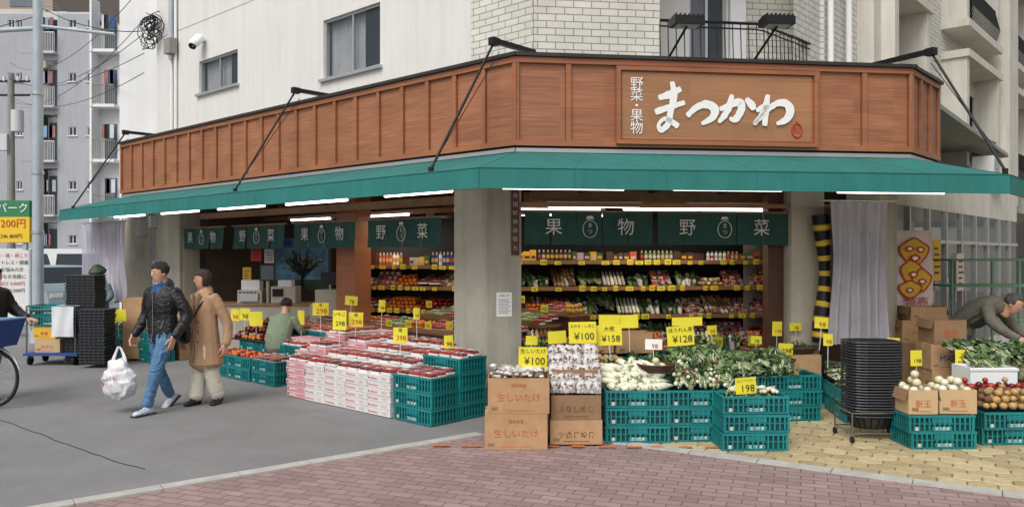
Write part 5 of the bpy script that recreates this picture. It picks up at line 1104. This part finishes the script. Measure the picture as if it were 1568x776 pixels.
def post(b):
    face(b,M,'hair_b',.075,.045); hand(b,(-.25,-.1,.785),(0,-.2,-1),(1,0,0),1,.6); hand(b,(.3,.05,.72),(0,-.1,-1),(-1,0,0),-1,.6)
    b.path([(.13,-.02,1.33),(.08,-.13,1.2),(-.02,-.15,1.05),(-.1,-.17,.9)],.009,'bag_black',6); b.path([(.13,.0,1.33),(.05,.13,1.15),(-.2,.1,.95),(-.18,-.12,.9)],.008,'bag_black',6)
    b.loft([(.01,-.12,1.28,.006,.006),(.0,-.128,1.1,.005,.005),(.005,-.138,.85,.005,.005),(.0,-.165,.52,.005,.005)],'coat_dark',6,.1)
    b.loft([(-.12,-.2,.76,.1,.03),(-.12,-.205,.83,.11,.04),(-.12,-.2,.92,.1,.035)],'bag_black',16,.03); b.box(-.14,-.1,-.255,-.235,.84,.86,'tape')
    for s in (-1,1): b.quad([(s*.08,-.115,1.32),(s*.025,-.138,1.1),(s*.005,-.14,1.14),(s*.03,-.12,1.33)],'coat_dark')
    for z in (1.0,.88,.76): b.ball((.05,-.138,z),.012,'wood_dark',(1,.5,1))
person('woman_walking',-3.66,9.42,math.radians(-30),ch,post,amp=.0035)
Yc=11.6; Xc=(432-784)/FP*Yc
M=HM(0,-.12,1.02,.1,.35,.95)
ch=head_chains(M)+[('green_coat',[(0,.12,.42,.18,.14),(0,.1,.6,.19,.15),(0,.02,.76,.19,.14),(0,-.05,.86,.15,.1),(0,-.08,.91,.08,.06)]),
 ('green_coat',[(-.16,-.04,.84,.07,.07),(-.23,-.12,.68,.06,.06),(-.2,-.3,.58,.05,.05)]),('green_coat',[(.16,-.04,.84,.07,.07),(.23,-.12,.68,.06,.06),(.2,-.3,.6,.05,.05)]),
 ('jeans',[(-.1,.12,.42,.1,.1),(-.12,-.22,.5,.08,.08),(-.12,-.1,.14,.055,.06)]),('jeans',[(.1,.12,.42,.1,.1),(.12,-.22,.5,.08,.08),(.12,-.1,.14,.055,.06)])]+foot(-.12,-.1,.13,0,'shoe_b')+foot(.12,-.1,.13,0,'shoe_b')
def post(b): face(b,M,'hair'); hand(b,(-.2,-.32,.57),(0,-1,-.2),(0,0,-1),1); hand(b,(.2,-.32,.59),(0,-1,-.2),(0,0,-1),-1)
person('crouching_customer',Xc,Yc,math.radians(165),ch,post,.011)
Yr=9.75; Xr=(1483-784)/FP*Yr
M=HM(.0,-.50,1.20,.1,.45)
ch=head_chains(M)+[('beige_jacket',[(0,.08,.82,.17,.13),(0,.03,.98,.18,.14),(0,-.14,1.12,.2,.14),(0,-.29,1.17,.2,.13),(0,-.37,1.16,.12,.1)]),
 ('vest',[(0,-.05,1.0,.17,.135),(0,-.2,1.10,.18,.135)]),
 ('beige_jacket',[(-.17,-.28,1.15,.075,.075),(-.25,-.36,1.0,.065,.065),(-.22,-.5,.88,.055,.055),(-.17,-.6,.82,.045,.045)]),('beige_jacket',[(.17,-.28,1.15,.075,.075),(.25,-.36,.98,.065,.065),(.22,-.5,.86,.055,.055),(.17,-.6,.8,.045,.045)]),
 ('jeans',[(0,.1,.82,.16,.12),(0,.1,.88,.16,.12)]),('jeans',[(-.09,.1,.84,.095,.1),(-.1,.04,.48,.07,.075),(-.1,.1,.14,.055,.06)]),('jeans',[(.09,.1,.84,.095,.1),(.1,.04,.48,.07,.075),(.1,.1,.14,.055,.06)])]+foot(-.1,.1,.135,0,'shoe_b')+foot(.1,.1,.135,0,'shoe_b')
def post(b): face(b,M,'hair_g',0,.075); hand(b,(-.165,-.63,.81),(.1,-.8,-.5),(.5,0,-.5),1); hand(b,(.165,-.63,.79),(-.1,-.8,-.5),(-.5,0,-.5),-1)
person('bending_greengrocer',Xr,Yr,math.radians(38),ch,post,.01)
Yv=14.4; Xv=(152-784)/FP*Yv
M=HM(0,-.03,1.43,-.3,.2,.97)
ch=head_chains(M)+[('vendor_coat',[(0,0,.72,.19,.14),(0,0,.95,.18,.13),(0,0,1.12,.19,.135),(0,0,1.22,.18,.115),(0,.01,1.28,.11,.08)]),
 ('vendor_coat',[(-.16,0,1.22,.07,.07),(-.24,.0,1.02,.06,.06),(-.2,-.18,.92,.05,.05)]),('vendor_coat',[(.16,0,1.22,.07,.07),(.24,.0,1.02,.06,.06),(.2,-.18,.92,.05,.05)]),
 ('jeans',[(-.09,0,.76,.1,.1),(-.1,0,.42,.07,.075),(-.1,.03,.09,.055,.06)]),('jeans',[(.09,0,.76,.1,.1),(.1,0,.42,.07,.075),(.1,.03,.09,.055,.06)])]+foot(-.1,.03,.085,0,'shoe_b')+foot(.1,.03,.085,0,'shoe_b')
def post(b):
    face(b,M,'hair'); hand(b,(-.19,-.2,.91),(.2,-1,-.2),(0,0,-1),1); hand(b,(.19,-.2,.91),(-.2,-1,-.2),(0,0,-1),-1)
    b.T=M; b.ball((0,-.07,-.05),.05,'sign_white',(1.1,.8,.9)); b.loft([(0,0,.05,.15,.17),(0,0,.06,.14,.16)],'leaf_c',18,.05); b.loft([(0,0,.06,.095,.115),(0,0,.13,.08,.095)],'leaf_c',16,.03); b.T=None
    b.box(-.12,.12,-.155,-.145,.7,1.15,'teal_awning')
person('vendor',Xv,Yv,math.radians(-15),ch,post,.011)
Xb,Yb=-6.62,9.75
M=HM(0,-.03,1.52,.3,.1)
ch=head_chains(M)+[('jacket',[(0,0,.78,.2,.14),(0,0,.95,.2,.145),(0,0,1.15,.21,.15),(0,0,1.32,.2,.13),(0,.01,1.38,.12,.09)]),
 ('jacket',[(-.18,0,1.32,.08,.08),(-.27,-.05,1.12,.075,.075),(-.24,-.28,1.0,.05,.05)]),('jacket',[(.18,0,1.32,.08,.08),(.27,-.05,1.12,.075,.075),(.24,-.28,1.0,.05,.05)]),
 ('jeans',[(-.09,0,.8,.1,.1),(-.1,-.06,.44,.07,.075),(-.1,-.03,.09,.055,.06)]),('jeans',[(.09,0,.8,.1,.1),(.1,.06,.44,.07,.075),(.1,.15,.1,.055,.06)])]+foot(-.1,-.03,.085,0,'shoe_b')+foot(.1,.16,.1,0,'shoe_b',.2)
def post(b): face(b,M,'hair'); hand(b,(-.235,-.32,.985),(0,-1,-.2),(0,0,-1),1,.9); hand(b,(.235,-.32,.985),(0,-1,-.2),(0,0,-1),-1,.9)
person('cyclist',Xb+.2,Yb,math.radians(80),ch,post,.011)
bk=Bd('bicycle',Matrix.Translation((-6.62,9.3,0))@Matrix.Rotation(-.12,4,'Z'))
def wheel(cx_):
    r=.33; P=[(cx_+r*math.cos(t*math.pi/18),0,.345+r*math.sin(t*math.pi/18)) for t in range(37)]; bk.path(P,.017,'rubber',6); P=[(cx_+(r-.025)*math.cos(t*math.pi/18),0,.345+(r-.025)*math.sin(t*math.pi/18)) for t in range(37)]; bk.path(P,.009,'chrome',5)
    for t in range(16): a=t*math.pi/8; bk.rod((cx_,.02*(-1)**t,.345),(cx_+.3*math.cos(a),0,.345+.3*math.sin(a)),.0018,'chrome',3)
    bk.rod((cx_,-.05,.345),(cx_,.05,.345),.02,'chrome'); P=[(cx_+.37*math.cos(t),0,.345+.37*math.sin(t)) for t in [.3+i*.2 for i in range(13)]]; bk.path(P,.014,'alu',5)
wheel(.55); wheel(-.5)
bk.path([(.55,.04,.345),(.45,.04,.75),(.42,0,.9),(.40,0,1.02)],.013,'chrome'); bk.path([(.42,0,.85),(-.05,0,.3),(-.2,0,.85)],.018,'blue'); bk.path([(-.05,0,.3),(-.5,0,.345),(-.17,0,.72)],.012,'blue')
bk.path([(.25,-.28,1.05),(.38,-.22,1.06),(.42,0,1.02),(.38,.22,1.06),(.25,.28,1.05)],.012,'chrome'); bk.loft([(-.32,0,.9,.05,.03),(-.2,0,.92,.08,.03),(-.06,0,.91,.03,.02)],'rubber',10,.05)
bk.rod((-.05,-.1,.3),(-.05,.1,.3),.03,'chrome'); bk.rod((-.05,.1,.3),(.08,.1,.18),.01,'chrome'); bk.rod((-.05,-.1,.3),(-.18,-.1,.42),.01,'chrome')
vs=[(.47,-.19,.72),(.74,-.16,.72),(.74,.16,.72),(.47,.19,.72),(.44,-.24,1.02),(.82,-.22,1.04),(.82,.22,1.04),(.44,.24,1.02)]
bk.add(vs,[(0,1,2,3),(0,1,5,4),(1,2,6,5),(2,3,7,6),(3,0,4,7)],'blue'); bk.path([vs[4],vs[5],vs[6],vs[7],vs[4]],.012,'sky_blue',5); bk.end()
# ================= LIGHT / WORLD / CAMERA =================
w=bpy.data.worlds.new('World'); sc.world=w; w.use_nodes=True; N=w.node_tree.nodes; L=w.node_tree.links; bg=N['Background']
sk=N.new('ShaderNodeTexSky'); sk.sky_type='NISHITA'; sk.sun_disc=False; sk.sun_elevation=math.radians(50); sk.sun_rotation=math.radians(205); sk.dust_density=4; sk.air_density=1
hs=N.new('ShaderNodeHueSaturation'); hs.inputs['Saturation'].default_value=.25; L.new(sk.outputs[0],hs.inputs['Color']); L.new(hs.outputs[0],bg.inputs['Color']); bg.inputs['Strength'].default_value=.15
sl=bpy.data.lights.new('sun','SUN'); sl.energy=1.4; sl.angle=math.radians(35); sl.color=(1,.98,.95); so=bpy.data.objects.new('sun',sl); COL.objects.link(so)
az=math.radians(205); el=math.radians(50); so.rotation_euler=Vector((math.sin(az)*math.cos(el),math.cos(az)*math.cos(el),math.sin(el))).to_track_quat('Z','Y').to_euler()
cam=bpy.data.cameras.new('camera'); co=bpy.data.objects.new('camera',cam); COL.objects.link(co); co.location=(0,0,CH); co.rotation_euler=(math.radians(90),0,0); cam.sensor_width=36; cam.lens=36*FP/1568; cam.clip_end=2000; sc.camera=co
sc.view_settings.view_transform='Standard'; sc.view_settings.look='None'; sc.view_settings.exposure=0
print('faces',sum(len(o.data.polygons) for o in COL.objects if o.type=='MESH'))
